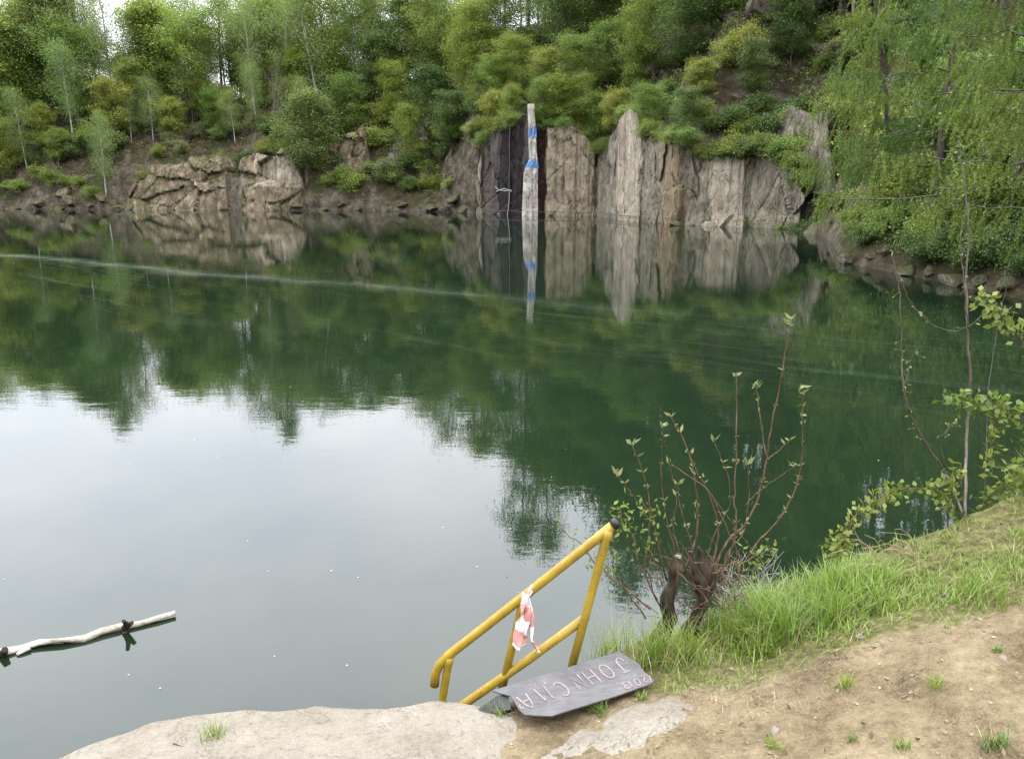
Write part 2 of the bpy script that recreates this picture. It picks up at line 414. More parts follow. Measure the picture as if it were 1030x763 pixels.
def shore_R(az):
    # interpolate along straight chords so the shoreline stays as listed
    az = np.asarray(az, float)
    i = np.clip(np.searchsorted(AZ, az) - 1, 0, len(AZ) - 2)
    a0, a1, r0, r1 = AZ[i], AZ[i + 1], RR[i], RR[i + 1]
    x0, y0, x1, y1 = r0 * np.cos(a0), r0 * np.sin(a0), r1 * np.cos(a1), r1 * np.sin(a1)
    dx, dy = x1 - x0, y1 - y0
    den = np.cos(az) * dy - np.sin(az) * dx
    return (x0 * dy - y0 * dx) / np.where(abs(den) < 1e-9, 1e-9, den)
def _a(x, y):
    v = math.atan2(y - C0[1], x - C0[0]); return v
GAZ = np.array([_a(17.2, 42), _a(16.8, 44.5), _a(-2.0, 68.6), _a(-3.4, 70), _a(-24, 78.4), _a(-25.5, 78.5), _a(-39.5, 79.6), _a(-41, 79.8)])
GGV = np.array([0, 1.6, 1.6, 0, 0, 1.3, 1.3, 0.0])
def terr_z(az, d):
    az, d = np.asarray(az, float), np.asarray(d, float)
    hc, wc, h2, w2 = (np.interp(az, AZ, PR[:, k]) for k in range(4))
    R = shore_R(az)
    x, y = C0[0] + (R + d) * np.cos(az), C0[1] + (R + d) * np.sin(az)
    u = np.clip(d / wc, 0, 1); w = np.clip((d - wc) / w2, 0, 1)
    gap = np.interp(az, GAZ, GGV); dz = d - gap; d0 = d
    d = np.where(d0 > 0, np.maximum(dz, 0), d0)
    u = np.clip(d / wc, 0, 1); w = np.clip((d - wc) / w2, 0, 1)
    z = np.where(d0 < gap, np.minimum(-.5, np.maximum(d0 * .8, -3)), hc * u ** .7 + (h2 - hc) * (w * (1.6 - .6 * w)) + .04 * np.clip(d - wc - w2, 0, 60))
    P = np.stack([x, y, np.zeros_like(x)], -1)
    amp = np.clip(d / 3, 0, 1) * np.clip(h2 / 5, 0, 1)
    n = fbm(P * .23, 3) * .9 + np.abs(fbm(P * .55 + 9, 3)) * .7 - .3
    return z + amp * n, x, y
def xy_to_ad(x, y):
    az = math.atan2(y - C0[1], x - C0[0])
    if az < math.radians(-55): az += 2 * PI
    r = math.hypot(x - C0[0], y - C0[1])
    return az, r - float(shore_R(az))
def ground_far(x, y):
    az, d = xy_to_ad(x, y)
    return float(terr_z(np.array([az]), np.array([d]))[0][0])
_vis = np.linspace(math.radians(-48), math.radians(150), 2400)
def place(px, d):
    """world point on the far hillside, d metres behind the shore, seen in image column px"""
    z, x, y = terr_z(_vis, float(d) + (np.interp(_vis, GAZ, GGV) if d > .9 else 0 * _vis))
    p, _ = proj(x, y, z)
    ok = (y > 6)
    s = np.where(ok, p - px, np.nan)
    # go from the left end (large azimuth) to the right
    best = None
    for i in range(len(_vis) - 1, 0, -1):
        if not np.isnan(s[i]) and not np.isnan(s[i - 1]) and s[i] <= 0 <= s[i - 1]:
            best = i; break
    if best is None: best = int(np.nanargmin(abs(s)))
    return float(x[best]), float(y[best]), float(z[best])

azs = np.concatenate([np.linspace(math.radians(-55), math.radians(-48), 8)[:-1], np.linspace(math.radians(-48), math.radians(150), 760), np.linspace(math.radians(150), math.radians(305), 120)[1:]])
ds = np.concatenate([[-14, -6, -2, -.8, -.25, 0, .15, .35, .6, .9, 1.2, 1.6, 2.0, 2.5], np.arange(3.0, 24, .6), np.arange(24, 60, 3), [75, 110, 200, 500, 1200]])
Az, Dd = np.meshgrid(azs, ds)
tz, tx, ty = terr_z(Az, Dd)
jit = np.clip(Dd / 2, 0, 1) * np.clip(1 - Dd / 40, 0, 1)
g = MB(); g.add(np.stack([tx + jit * .25 * vnoise(np.stack([tx, ty, tz], -1) * .9), ty, tz], -1).reshape(-1, 3), grid_quads(len(ds), len(azs))[:, ::-1])
tag(g.build('terrain', M['terrain'], smooth=False), 'steep brown wooded hillside rising round the quarry lake', kind='structure')

# ------------------------------------------------------------------ water
wb = MB()
n_ = 96; a = np.arange(n_) * 2 * PI / n_
wr = np.array([float(shore_R(x if x < math.radians(305) else x - 2 * PI)) + 1.2 for x in (a - math.radians(55) + 0)])
aa = a - math.radians(55)
wv = np.concatenate([[[C0[0], C0[1], 0]], np.stack([C0[0] + wr * np.cos(aa), C0[1] + wr * np.sin(aa), 0 * aa], 1)])
# the near bank stands in front of the lake: carry the sheet under it
wv[1:, 1] = np.where((wv[1:, 1] < 6) & (np.abs(wv[1:, 0]) < 14), wv[1:, 1] - 1.0, wv[1:, 1])
wb.add(wv, None, [(0, 1 + i, 1 + (i + 1) % n_) for i in range(n_)])
tag(wb.build('water', M['water']), 'still dark green quarry lake mirroring trees and sky', kind='structure')

# ------------------------------------------------------------------ near bank
EDGE = [(78, 764, .42), (110, 752, .44), (150, 741, .46), (190, 733, .48), (230, 728, .49), (330, 724, .50), (400, 719, .51), (440, 715, .52), (470, 716, .52),
        (500, 714, .50), (545, 690, .49), (590, 672, .50), (640, 648, .53), (690, 632, .58), (740, 618, .64), (790, 598, .72),
        (850, 566, .84), (920, 540, .96), (980, 514, 1.08), (1030, 492, 1.18)]
EP = np.array([at(px, py, z=z) for px, py, z in EDGE])
EP = np.concatenate([[[-14, .6, .35], [-6, 1.3, .36], [-2.4, 1.75, .38]], EP, [[3.6, 4.3, 1.45], [6, 5.4, 1.7], [13.5, 8.2, 2.0]]])
EP = EP[np.argsort(EP[:, 0])]
def edge_y(x): return np.interp(x, EP[:, 0], EP[:, 1])
def edge_z(x): return np.interp(x, EP[:, 0], EP[:, 2])
def near_base(x, y):
    x, y = np.asarray(x, float), np.asarray(y, float)
    d = edge_y(x) - y
    sl = np.interp(x, [-3, -.5, .6, 1.5, 2.5], [.15, .16, .17, .11, .05])
    up = edge_z(x) + sl * np.minimum(d, 3.2)
    dn = edge_z(x) + 2.2 * d - .5 * np.minimum(0, d + .3)
    return np.where(d >= 0, up, np.maximum(dn, -1.6))
def near_z(x, y):
    x, y = np.asarray(x, float), np.asarray(y, float)
    P = np.stack([x, y, 0 * x], -1)
    return near_base(x, y) + .028 * fbm(P * 2.2, 4) + .010 * fbm(P * 11 + 5, 3)
def at_ground(px, py, lift=0.0):
    d = ray(px, py); t = 1.5
    for _ in range(4000):
        p = np.array([0, 0, CAMZ]) + d * t
        if p[2] <= near_z(p[0], p[1]) + lift: return p
        t += .004
    return p
DIRT = [(400, 800), (640, 705), (668, 694), (700, 692), (760, 684), (820, 664), (880, 642), (960, 622), (1030, 603), (1200, 570)]
DX, DYp = np.array(DIRT).T
def verge_mask(x, y, z):
    px, py = proj(x, y, z)
    lim = np.interp(px, DX, DYp)
    m = np.clip((lim - py) / 26 + .5, 0, 1)
    return m * np.clip((px - 618) / 30, 0, 1)
xs = np.concatenate([np.linspace(-14, -2.2, 24)[:-1], np.linspace(-2.2, 3.2, 330), np.linspace(3.2, 13.5, 30)[1:]])
rel = np.concatenate([[9, 6, 4, 3, 2.4], np.linspace(2.1, .0, 170)[:-1], [0, -.03, -.07, -.12, -.18, -.26, -.36, -.5, -.7, -.95]])
X, Rl = np.meshgrid(xs, rel); Y = edge_y(X) - Rl
Z = near_z(X, Y)
Z[0] = -1.0
gb = MB(); gb.add(np.stack([X, Y, Z], -1).reshape(-1, 3), grid_quads(len(rel), len(xs)))
go = gb.build('ground', M['soil'], smooth=True)
tag(go, 'sandy trodden bank sloping down to the lake', kind='structure')
vm = verge_mask(X, Y, Z).ravel()
vm = np.where((X.ravel() > 2.1), 1, vm); 
vm = np.where(Rl.ravel() < 0, np.where(X.ravel() > .1, 1, .3), vm)
att = go.data.attributes.new('verge', 'FLOAT', 'POINT'); att.data.foreach_set('value', vm.astype(np.float32))

# pale bedrock ledge at the water's edge (dips under the soil on its right and rear)
lx = np.linspace(-3.4, .16, 150); lr = np.concatenate([np.linspace(1.5, 0.0, 70), [-.012, -.02, -.03, -.05, -.05, -.04]])
LX, LR = np.meshgrid(lx, lr)
LY = edge_y(LX) - LR
lz = near_base(LX, np.minimum(LY, edge_y(LX)))
P = np.stack([LX, LY, 0 * LX], -1)
rise = .055 * np.clip((-.14 - LX + .16 * fbm(P * 3, 3)) / .25, -1, 1) - .12 * np.clip((LR - .75 + .3 * fbm(P * 2 + 3, 3)) / .4, 0, 1)
LZ = lz + rise + .016 * fbm(P * 2.6 + 1, 4) + .005 * fbm(P * 14, 3)
k = len(lr) - 6
for i, dz in enumerate((.006, .022, .06, .14, .35, .9)): LZ[k + i] = LZ[k - 1] - dz
LY[k:] += .02 * fbm(np.stack([LX[k:], LZ[k:] * 3, 0 * LX[k:]], -1) * 4, 3)
lb = MB(); lb.add(np.stack([LX, LY, LZ], -1).reshape(-1, 3), grid_quads(len(lr), len(lx)))
tag(lb.build('rock_ledge', M['ledge'], smooth=True), 'pale worn granite ledge at the edge of the water', kind='structure')

# ------------------------------------------------------------------ generic small builders
def rock_mesh(seed, sub=3, cuts=11, squash=(1, 1, .75), rough=.06):
    import bmesh
    r = np.random.default_rng(seed)
    bm = bmesh.new(); bmesh.ops.create_icosphere(bm, subdivisions=sub, radius=1)
    v = np.array([x.co[:] for x in bm.verts]); f = np.array([[x.index for x in q.verts] for q in bm.faces]); bm.free()
    for _ in range(cuts):
        n = r.normal(size=3); n /= np.linalg.norm(n); d = r.uniform(.5, .85)
        s = v @ n; v = v - np.where(s > d, s - d, 0)[:, None] * n
    v *= 1 + rough * fbm(v * 2.5 + seed, 3)[:, None]
    return v * np.array(squash), f

def leaf_quads(c, ln, wd, flat=.5, r=None, droop=None):
    """diamond leaves about centres c"""
    r = r or rng; n = len(c)
    nrm = r.normal(size=(n, 3)); nrm[:, 2] = nrm[:, 2] * (1 - flat) + flat * 1.6 * np.sign(r.random(n) - .25)
    nrm /= np.linalg.norm(nrm, axis=1)[:, None]
    a = r.normal(size=(n, 3)) if droop is None else droop + .35 * r.normal(size=(n, 3))
    a -= (a * nrm).sum(1)[:, None] * nrm; a /= np.linalg.norm(a, axis=1)[:, None] + 1e-9
    b = np.cross(nrm, a)
    L = (ln * r.uniform(.65, 1.35, n))[:, None]; W = (wd * r.uniform(.65, 1.35, n))[:, None]
    v = np.stack([c - a * L, c + b * W - a * L * .1, c + a * L, c - b * W - a * L * .1], 1).reshape(-1, 3)
    return v, np.arange(n * 4).reshape(-1, 4)

def bez(p0, p1, sag, n=7, r=None, wob=.04):
    t = np.linspace(0, 1, n)[:, None]
    p = p0 + (p1 - p0) * t
    p[:, 2] += sag * (4 * t * (1 - t))[:, 0]
    L = np.linalg.norm(p1 - p0)
    if r is not None: p[1:-1] += r.normal(size=(n - 2, 3)) * wob * L
    return p

def make_tree(seed, H, tr, style):
    """returns (trunk MB, crown MB); styles differ in crown outline, limb angle and leaf layout"""
    r = np.random.default_rng(seed)
    T, K = MB(), MB()
    n = 12
    hh = np.linspace(0, 1, n)
    bend = np.cumsum(r.normal(size=(n, 2)) * .010 * H, 0) * hh[:, None]
    S = dict(
        birch=dict(h0=.28, nl=34, len=.17, el=(.5, 1.0), sag=.02, leaf=(.085, .05), k=38, sp=.040, flat=.25, prof=lambda u: .35 + 1.0 * math.sin(PI * min(1, (1 - u) * .8 + .12)), drp=.5),
        broad=dict(h0=.20, nl=50, len=.27, el=(.1, .8), sag=.02, leaf=(.09, .06), k=50, sp=.052, flat=.75, prof=lambda u: .3 + .9 * math.sin(PI * (u * .82 + .12)), drp=.0),
        tall=dict(h0=.35, nl=32, len=.2, el=(.35, .9), sag=.02, leaf=(.095, .062), k=46, sp=.046, flat=.45, prof=lambda u: .4 + .8 * math.sin(PI * (u * .85 + .1)), drp=.0),
        sparse=dict(h0=.35, nl=30, len=.2, el=(.5, 1.1), sag=.02, leaf=(.07, .045), k=15, sp=.035, flat=.2, prof=lambda u: .4 + .7 * math.sin(PI * (u * .8 + .12)), drp=.0),
        bush=dict(h0=.05, nl=34, len=.56, el=(.25, 1.35), sag=.03, leaf=(.065, .045), k=36, sp=.095, flat=.45, prof=lambda u: .9 - .4 * u, drp=.0),
    )[style]
    tp = np.stack([bend[:, 0], bend[:, 1], hh * H], 1)
    if style == 'bush':
        T.tube(tp[:7], np.linspace(tr, tr * .5, 7), 6)
    else:
        T.tube(tp, tr * (1 - hh) ** .8 + .012, 7)
    cl = []
    for i in range(S['nl']):
        u = (i + r.uniform(0, .9)) / S['nl']
        h = (S['h0'] + (.97 - S['h0']) * u)
        base = np.array([np.interp(h, hh, tp[:, 0]), np.interp(h, hh, tp[:, 1]), h * H])
        az = i * 2.4 + r.normal() * .5
        el = r.uniform(*S['el']) + .35 * u
        L = H * S['len'] * S['prof'](u) * r.uniform(.55, 1.25)
        if style == 'bush': base = base * np.array([1, 1, .35])
        dv = np.array([math.cos(az) * math.cos(el), math.sin(az) * math.cos(el), math.sin(el)])
        p = bez(base, base + dv * L, S['sag'] * H * r.uniform(-.3, 1), 6, r, .03)
        rr = max(.012, tr * .34 * (1 - h) + .012)
        T.tube(p, np.linspace(rr, .008, 6), 4, cap=False)
        cl.append((p[-1], 1.0)); cl.append((p[4], 1.0)); cl.append((p[3], .7))
        for j in range(4):
            q = p[r.integers(2, 6)]
            d2 = dv + r.normal(size=3) * .75; d2[2] -= S['drp'] * .8; d2 /= np.linalg.norm(d2)
            e = q + d2 * L * r.uniform(.3, .55)
            T.tube(bez(q, e, 0, 4, r, .05), np.linspace(max(.008, rr * .4), .005, 4), 3, cap=False)
            cl.append((e, 1.0)); cl.append(((q + e) / 2, .6))
    sp = S['sp'] * H
    for c, w in cl:
        k = max(3, int(S['k'] * w * r.uniform(.35, 1.3)))
        c3 = r.normal(size=(k, 3)) * sp * np.array([1, 1, 0.55 if S['flat'] > .7 else (.5 if S['flat'] > .4 else .9)]) * r.uniform(.7, 1.3)
        if S['drp']: c3[:, 2] -= np.abs(r.normal(size=k)) * sp * .9
        v, q = leaf_quads(c + c3, S['leaf'][0], S['leaf'][1], S['flat'], r)
        K.add(v, q)
    return T, K

def make_larch(seed, H, tr, lean=(0, 0), dens=1.0, nl=60, spread=.3, leaf=(.06, .0095), h0=.08):
    """larch: tiered limbs that dip then lift, with hanging feathery branchlets"""
    r = np.random.default_rng(seed); T, K = MB(), MB()
    n = 14; hh = np.linspace(0, 1, n)
    tp = np.stack([lean[0] * hh ** 1.6, lean[1] * hh ** 1.6, hh * H], 1); tp[1:-1, :2] += r.normal(size=(n - 2, 2)) * .03
    T.tube(tp, tr * (1 - hh) ** .85 + .012, 8)
    for i in range(nl):
        u = (i + r.uniform(0, .8)) / nl; h = h0 + (.985 - h0) * u
        base = np.array([np.interp(h, hh, tp[:, k]) for k in range(3)])
        az = i * 2.399 + r.normal() * .4
        L = H * spread * (1.03 - u) ** .8 * r.uniform(.6, 1.15) + .25
        dv = np.array([math.cos(az), math.sin(az), 0])
        t = np.linspace(0, 1, 9)
        p = base + dv * (L * t)[:, None]
        p[:, 2] += L * (.10 * t - .42 * t ** 1.5 + .30 * t ** 3) * r.uniform(.6, 1.2) + (.25 * u * L * t)
        p[1:] += r.normal(size=(8, 3)) * .02 * L
        T.tube(p, np.linspace(max(.01, tr * .26 * (1 - h)), .004, 9), 4, cap=False)
        m = int((8 + 13 * L) * dens)
        for j in range(m):
            s = r.uniform(.12, 1.0); b = np.array([np.interp(s, t, p[:, k]) for k in range(3)])
            side = np.array([-dv[1], dv[0], 0]) * r.choice([-1, 1])
            ln = r.uniform(.35, 1.0) * (.35 + .25 * min(L, 3)) * (1.25 - .5 * s)
            d2 = side * r.uniform(.2, 1.0) + dv * r.uniform(-.1, .7) + np.array([0, 0, -r.uniform(.5, 1.9)])
            d2 /= np.linalg.norm(d2)
            kk = max(3, int(ln / .026))
            tt = np.linspace(.05, 1, kk)[:, None]
            c = b + d2 * ln * tt; c[:, 2] -= (.16 * ln * tt ** 2)[:, 0]
            c += r.normal(size=c.shape) * .007
            for rep in range(2):
                dd = d2 + r.normal(size=(kk, 3)) * .6
                v, q = leaf_quads(c + r.normal(size=c.shape) * .012, leaf[0], leaf[1], .0, r, droop=dd)
                K.add(v, q)
    return T, K

def thing_from(name, T, K, tm, km, trunk='trunk', crown='crown'):
    root = empty(name)
    T.build(trunk, tm, root, smooth=True); K.build(crown, km, root)
    return root
def dup(root):
    c = root.copy(); COL.objects.link(c)
    for ch in list(root.children):
        d = ch.copy(); COL.objects.link(d); d.parent = c
    return c

_sp = np.array([(470, 71.5), (481, 69.5), (500, 67.5), (530, 65.3), (550, 64.6), (600, 63.5), (618, 59.5), (645, 55), (677, 50.5), (700, 49.9), (745, 48.6), (790, 45.5), (830, 42)])
def cliff_Y(px): return float(np.interp(px, _sp[:, 0], _sp[:, 1]))
TOPS = np.array([(476, 200), (480, 168), (486, 146), (494, 136), (505, 128), (515, 122), (528, 118), (545, 124), (560, 127), (580, 126), (590, 138), (598, 150), (610, 147), (620, 126), (628, 112), (640, 120), (648, 134), (662, 136),
                 (680, 138), (695, 140), (703, 150), (712, 164), (722, 158), (738, 153), (750, 154), (765, 148), (782, 150), (796, 160), (808, 186)], float)
# ------------------------------------------------------------------ tree kinds
PROTO = {}
def proto(key, name, TK, tm, km, H):
    PROTO.setdefault(key, []).append([thing_from(name, *TK, M[tm], M[km], 'stems' if False else 'trunk'), H, False])
for sd in (1, 2, 3): proto('birch', 'birch_tree', make_tree(sd, 16, .15, 'birch'), 'birch_bark', 'birch_leaf', 16)
for sd in (4, 5, 6): proto('broad', 'broadleaf_tree', make_tree(sd, 11, .16, 'broad'), 'bark', 'broad_leaf', 11)
for sd in (7, 8): proto('tall', 'forest_tree', make_tree(sd, 16, .2, 'tall'), 'grey_bark', 'broad_leaf', 16)
for sd in (27,): proto('darktall', 'forest_tree', make_tree(sd, 16, .2, 'tall'), 'bark', 'dark_leaf', 16)
for sd in (9, 10): proto('sparse', 'bare_tree', make_tree(sd, 15, .15, 'sparse'), 'grey_bark', 'bud_leaf', 15)
for sd in (11, 12): proto('dark', 'broadleaf_tree', make_tree(sd, 10, .16, 'broad'), 'bark', 'dark_leaf', 10)
for sd in (13,): proto('yellow', 'broadleaf_tree', make_tree(sd, 8, .1, 'broad'), 'grey_bark', 'yellow_leaf', 8)
for sd in (14, 15): proto('bush', 'bush', make_tree(sd, 3, .05, 'bush'), 'bark', 'broad_leaf', 3)
for sd in (16, 17): proto('dbush', 'bush', make_tree(sd, 3, .05, 'bush'), 'bark', 'dark_leaf', 3)
for sd in (18,): proto('ybush', 'bush', make_tree(sd, 3, .05, 'bush'), 'grey_bark', 'yellow_leaf', 3)
for sd in (19,): proto('bbush', 'bush', make_tree(sd, 3, .05, 'bush'), 'bark', 'birch_leaf', 3)
for sd in (20,): proto('twigbush', 'bush', make_tree(sd, 3, .05, 'bush'), 'grey_bark', 'bud_leaf', 3)

ADJ = dict(birch='white stemmed pale birch', broad='fresh green spreading tree', tall='tall slim green tree',
           darktall='tall dark green forest tree', sparse='grey nearly leafless tree', dark='dark green spreading tree', yellow='small yellow green tree', bush='mid green bush',
           dbush='dark green bush', ybush='yellow green bush', bbush='bright light green bush', twigbush='brown twiggy bush')
CAT = dict(birch='tree', broad='tree', tall='tree', darktall='tree', sparse='tree', dark='tree', yellow='tree')
GRP = {'tree': 'trees on the far wooded bank', 'bush': 'bushes on the far rocks and slope'}
PLANTS = []
def plant(kind, px, d=None, H=None, xyz=None, tilt=0.0, label=None, seedi=None, big=False):
    ps = PROTO[kind]; e = ps[(rng.integers(len(ps)) if seedi is None else seedi) % len(ps)]
    x, y, z = xyz if xyz is not None else place(px, d)
    if not e[2]: o = e[0]; e[2] = True
    else: o = dup(e[0])
    if big: pass
    elif px < 720 and kind not in ('bush', 'dbush', 'ybush', 'bbush', 'twigbush'):
        cpx = px - (26 if px > 585 else 0)
        H = min(H, max(3.0, (sky_top(cpx, x, y) - z) * .97))
    s = H / e[1]
    o.location = (x, y, z - .1)
    o.scale = (s * rng.uniform(.9, 1.15), s * rng.uniform(.9, 1.15), s)
    if big: o.scale = (s * .6, s * .6, s)
    o.rotation_euler = (rng.normal() * .03, tilt + rng.normal() * .03, rng.uniform(0, 6.28))
    cat = CAT.get(kind, 'bush')
    PLANTS.append((o, kind, px, label, cat, d if d is not None else 0, H))
    return o
SKY = [(-80, 415), (0, 412), (40, 405), (90, 432), (130, 405), (190, 400), (240, 424), (270, 434), (310, 418), (380, 400), (410, 430), (450, 452), (480, 470), (505, 478),
       (560, 486), (578, 488), (612, 476), (626, 520), (645, 580), (720, 640), (800, 680), (900, 700)]
SKX, SKY_ = np.array(SKY, float).T
def sky_top(px, x, y):
    d = ray(px, float(np.interp(px, SKX, SKY_))); tn = -d[2] / math.hypot(d[0], d[1])
    return tn * math.hypot(x, y) - CAMZ

# skyline row
for px in np.arange(-60, 640, 15.0):
    p = px + rng.uniform(-5, 5); d = rng.uniform(13, 26)
    x, y, z = place(p, d)
    H = max(6, sky_top(p, x, y) - z) * rng.uniform(.80, 1.0)
    kind = rng.choice(['birch', 'tall', 'sparse', 'broad', 'darktall'], p=[.44, .10, .40, .04, .02]) if p < 470 else rng.choice(['tall', 'birch', 'darktall', 'broad'], p=[.35, .2, .3, .15])
    plant(kind, p, d, H)
for p, ry in ((270, 436), (90, 432), (532, 540), (546, 548), (650, 590)):
    d = 15; x, y, z = place(p, d); q = ray(p, ry)
    plant('tall', p, d, -q[2] / math.hypot(q[0], q[1]) * math.hypot(x, y) - CAMZ - z, seedi=0, big=True)
# middle rows, left half
for px in np.arange(-50, 480, 19.0):
    p = px + rng.uniform(-7, 7); d = rng.uniform(8.5, 14)
    plant(rng.choice(['birch', 'broad', 'dark', 'sparse', 'tall', 'yellow'], p=[.34, .22, .12, .12, .12, .08]), p, d, rng.uniform(7.5, 12.5))
# low trees and bushes on the left slope
for px in np.arange(-45, 480, 10.5):
    p = px + rng.uniform(-5, 5); d = rng.uniform(3.8, 9)
    if 120 < p < 300 and rng.random() < .35: continue
    plant(rng.choice(['bush', 'dbush', 'ybush', 'twigbush', 'bbush'], p=[.24, .26, .14, .22, .14]), p, d, rng.uniform(1.4, 3.4))
for px in np.arange(-60, 660, 17.0):
    p = px + rng.uniform(-5, 5); d = rng.uniform(9.5, 18)
    plant(rng.choice(['bush', 'dbush', 'ybush', 'bbush'], p=[.3, .4, .1, .2]), p, d, rng.uniform(3.0, 5.5))
for px in np.arange(-50, 660, 17.0):
    p = px + rng.uniform(-7, 7); d = rng.uniform(13, 22)
    plant(rng.choice(['broad', 'dark', 'birch'], p=[.45, .2, .35]), p, d, rng.uniform(5.5, 8.5))
for p, d, k, H in ((-30, 2, 'broad', 6), (5, 2.5, 'broad', 6.5), (28, 3.5, 'birch', 8), (45, 4.5, 'yellow', 5), (75, 6, 'birch', 9.5), (60, 3.0, 'yellow', 3.6), (140, 8, 'yellow', 6),
                   (195, 8, 'sparse', 6.5), (330, 4, 'dark', 5.0), (350, 6, 'broad', 6.5), (415, 4, 'broad', 6), (435, 6, 'dark', 7), (455, 3, 'dark', 5.2), (470, 6, 'broad', 6.5),
                   (400, 7, 'broad', 6), (380, 9, 'dark', 7)):
    plant(k, p, d, H)
for px in np.arange(345, 482, 8.0):
    p = px + rng.uniform(-4, 4)
    plant(rng.choice(['bush', 'dbush', 'ybush', 'twigbush'], p=[.3, .3, .15, .25]), p, rng.uniform(1.5, 8), rng.uniform(1.6, 3.2))
for px in np.arange(700, 900, 9.0):
    p = px + rng.uniform(-4, 4)
    plant(rng.choice(['bush', 'dbush', 'ybush', 'twigbush'], p=[.3, .36, .1, .24]), p, rng.uniform(4, 13), rng.uniform(1.5, 3.0))
for px in np.arange(800, 1060, 13.0):
    p = px + rng.uniform(-4, 4)
    plant(rng.choice(['bush', 'dbush', 'bbush', 'ybush'], p=[.36, .26, .26, .12]), p, rng.uniform(1.2, 7), rng.uniform(1.3, 2.6))
plant('birch', 108, .9, 7.6, label='small bright green birch at the waterline left of the low rock wall')
plant('dark', 309, .9, 8.3, label='dark green tree at the waterline right of the low rock wall')
for p in (8, 22, 38, 52, 66, 80, 96, 118, 300, 322, 332, 345):
    plant(rng.choice(['bush', 'dbush', 'ybush', 'bbush'], p=[.3, .3, .25, .15]), p, rng.uniform(.5, 2.4), rng.uniform(1.2, 2.4))
for p in (846, 858, 870, 882):
    plant('dbush', p, rng.uniform(9, 12), 3.6)
for p, d, H in ((842, 11, 8), (853, 9, 8.5), (863, 11.5, 8), (874, 9.5, 8.5), (886, 11, 8), (897, 9, 8)):
    plant('dark', p, d, H)
for p in (355, 372, 395, 412, 428, 441, 452):
    plant(rng.choice(['bush', 'dbush', 'ybush', 'bbush']), p, rng.uniform(.8, 2.5), rng.uniform(1.3, 2.6))
for px, d, H, k in ((160, 2.6, 1.5, 'ybush'), (182, 3.0, 1.7, 'twigbush'), (205, 2.4, 1.4, 'bush'), (222, 2.6, 1.8, 'ybush'), (248, 2.5, 1.6, 'dbush'), (268, 3.4, 1.9, 'ybush'), (288, 3.2, 2.0, 'bush'), (238, 1.0, 1.2, 'dbush'), (145, 1.4, 1.3, 'ybush'), (170, 5.5, 2.0, 'twigbush'), (200, 6.0, 1.8, 'twigbush'), (232, 6, 2.2, 'dbush'), (260, 6.5, 2.2, 'twigbush')):
    plant(k, px, d, H)
for px, d, H, k in ((865, 2.0, 1.8, 'dbush'), (882, 1.4, 1.2, 'dbush'), (905, 1.6, 1.5, 'bush'), (930, 1.8, 1.6, 'dbush'), (952, 1.4, 1.3, 'bush'), (975, 1.8, 1.7, 'dbush'), (998, 1.5, 1.4, 'ybush'), (1018, 1.6, 1.6, 'dbush'), (845, 1.6, 1.6, 'dbush')):
    plant(k, px, d, H)
# cliff top and the steep right slope
for px in np.arange(476, 800, 11.0):
    p = px + rng.uniform(-3, 3)
    plant(rng.choice(['bush', 'bbush', 'dbush', 'ybush'], p=[.36, .2, .28, .16]), p, rng.uniform(.95, 2.6), rng.uniform(1.2, 2.6))
for px in np.arange(690, 880, 24.0):
    p = px + rng.uniform(-6, 6)
    plant(rng.choice(['bush', 'dbush', 'twigbush', 'ybush'], p=[.25, .45, .22, .08]), p, rng.uniform(3.5, 9), rng.uniform(1.2, 2.8))
for p, d, k, H in ((497, 2.2, 'broad', 5.2), (520, 3.6, 'broad', 6.0), (548, 2.2, 'yellow', 4.4), (585, 1.9, 'broad', 5.4), (612, 2.5, 'broad', 5.6), (640, 2.2, 'yellow', 4.6), (657, 3, 'broad', 6),
                   (690, 4, 'dark', 5.5), (715, 6, 'dark', 6.5), (565, 6, 'dark', 7), (600, 7, 'dark', 8), (640, 8, 'dark', 8), (680, 9, 'darktall', 10), (730, 9, 'dark', 7.5), (770, 8, 'dark', 6.5),
                   (795, 5, 'dark', 4.5), (505, 8, 'broad', 8), (480, 7, 'broad', 7.5), (760, 3, 'dark', 3.6), (815, 9, 'broad', 6), (850, 8, 'dark', 6.5), (700, 2, 'yellow', 3.0)):
    plant(k, p, d, H)
for px in np.arange(560, 900, 15.0):
    p = px + rng.uniform(-6, 6); d = rng.uniform(11, 22)
    plant(rng.choice(['darktall', 'tall', 'dark', 'broad'], p=[.4, .2, .2, .2]), p, d, rng.uniform(12, 17))
for px in np.arange(630, 1075, 14.0):
    p = px + rng.uniform(-6, 6); d = rng.uniform(13, 20) if p < 860 else rng.uniform(9, 16)
    plant(rng.choice(['darktall', 'tall', 'birch'], p=[.4, .4, .2]), p, d, rng.uniform(15, 19))
# right bank: bushes under the larches
for p, d, k, H in ((770, 1.2, 'dbush', 2.4), (785, .8, 'bush', 2.2), (812, 1.8, 'dbush', 2.2), (850, 2.6, 'bbush', 2.6), (835, 1.0, 'ybush', 1.5), (893, 2.4, 'bbush', 3.0), (925, 3.0, 'bush', 2.6), (965, 3.2, 'dbush', 2.8),
                   (1000, 3.0, 'bush', 2.6), (1030, 2.6, 'dbush', 2.8), (880, 5.5, 'dbush', 2.8), (940, 6, 'dbush', 3), (1010, 6, 'dbush', 3), (870, .9, 'ybush', 1.3), (940, 1.0, 'bush', 1.2)):
    plant(k, p, d, H)

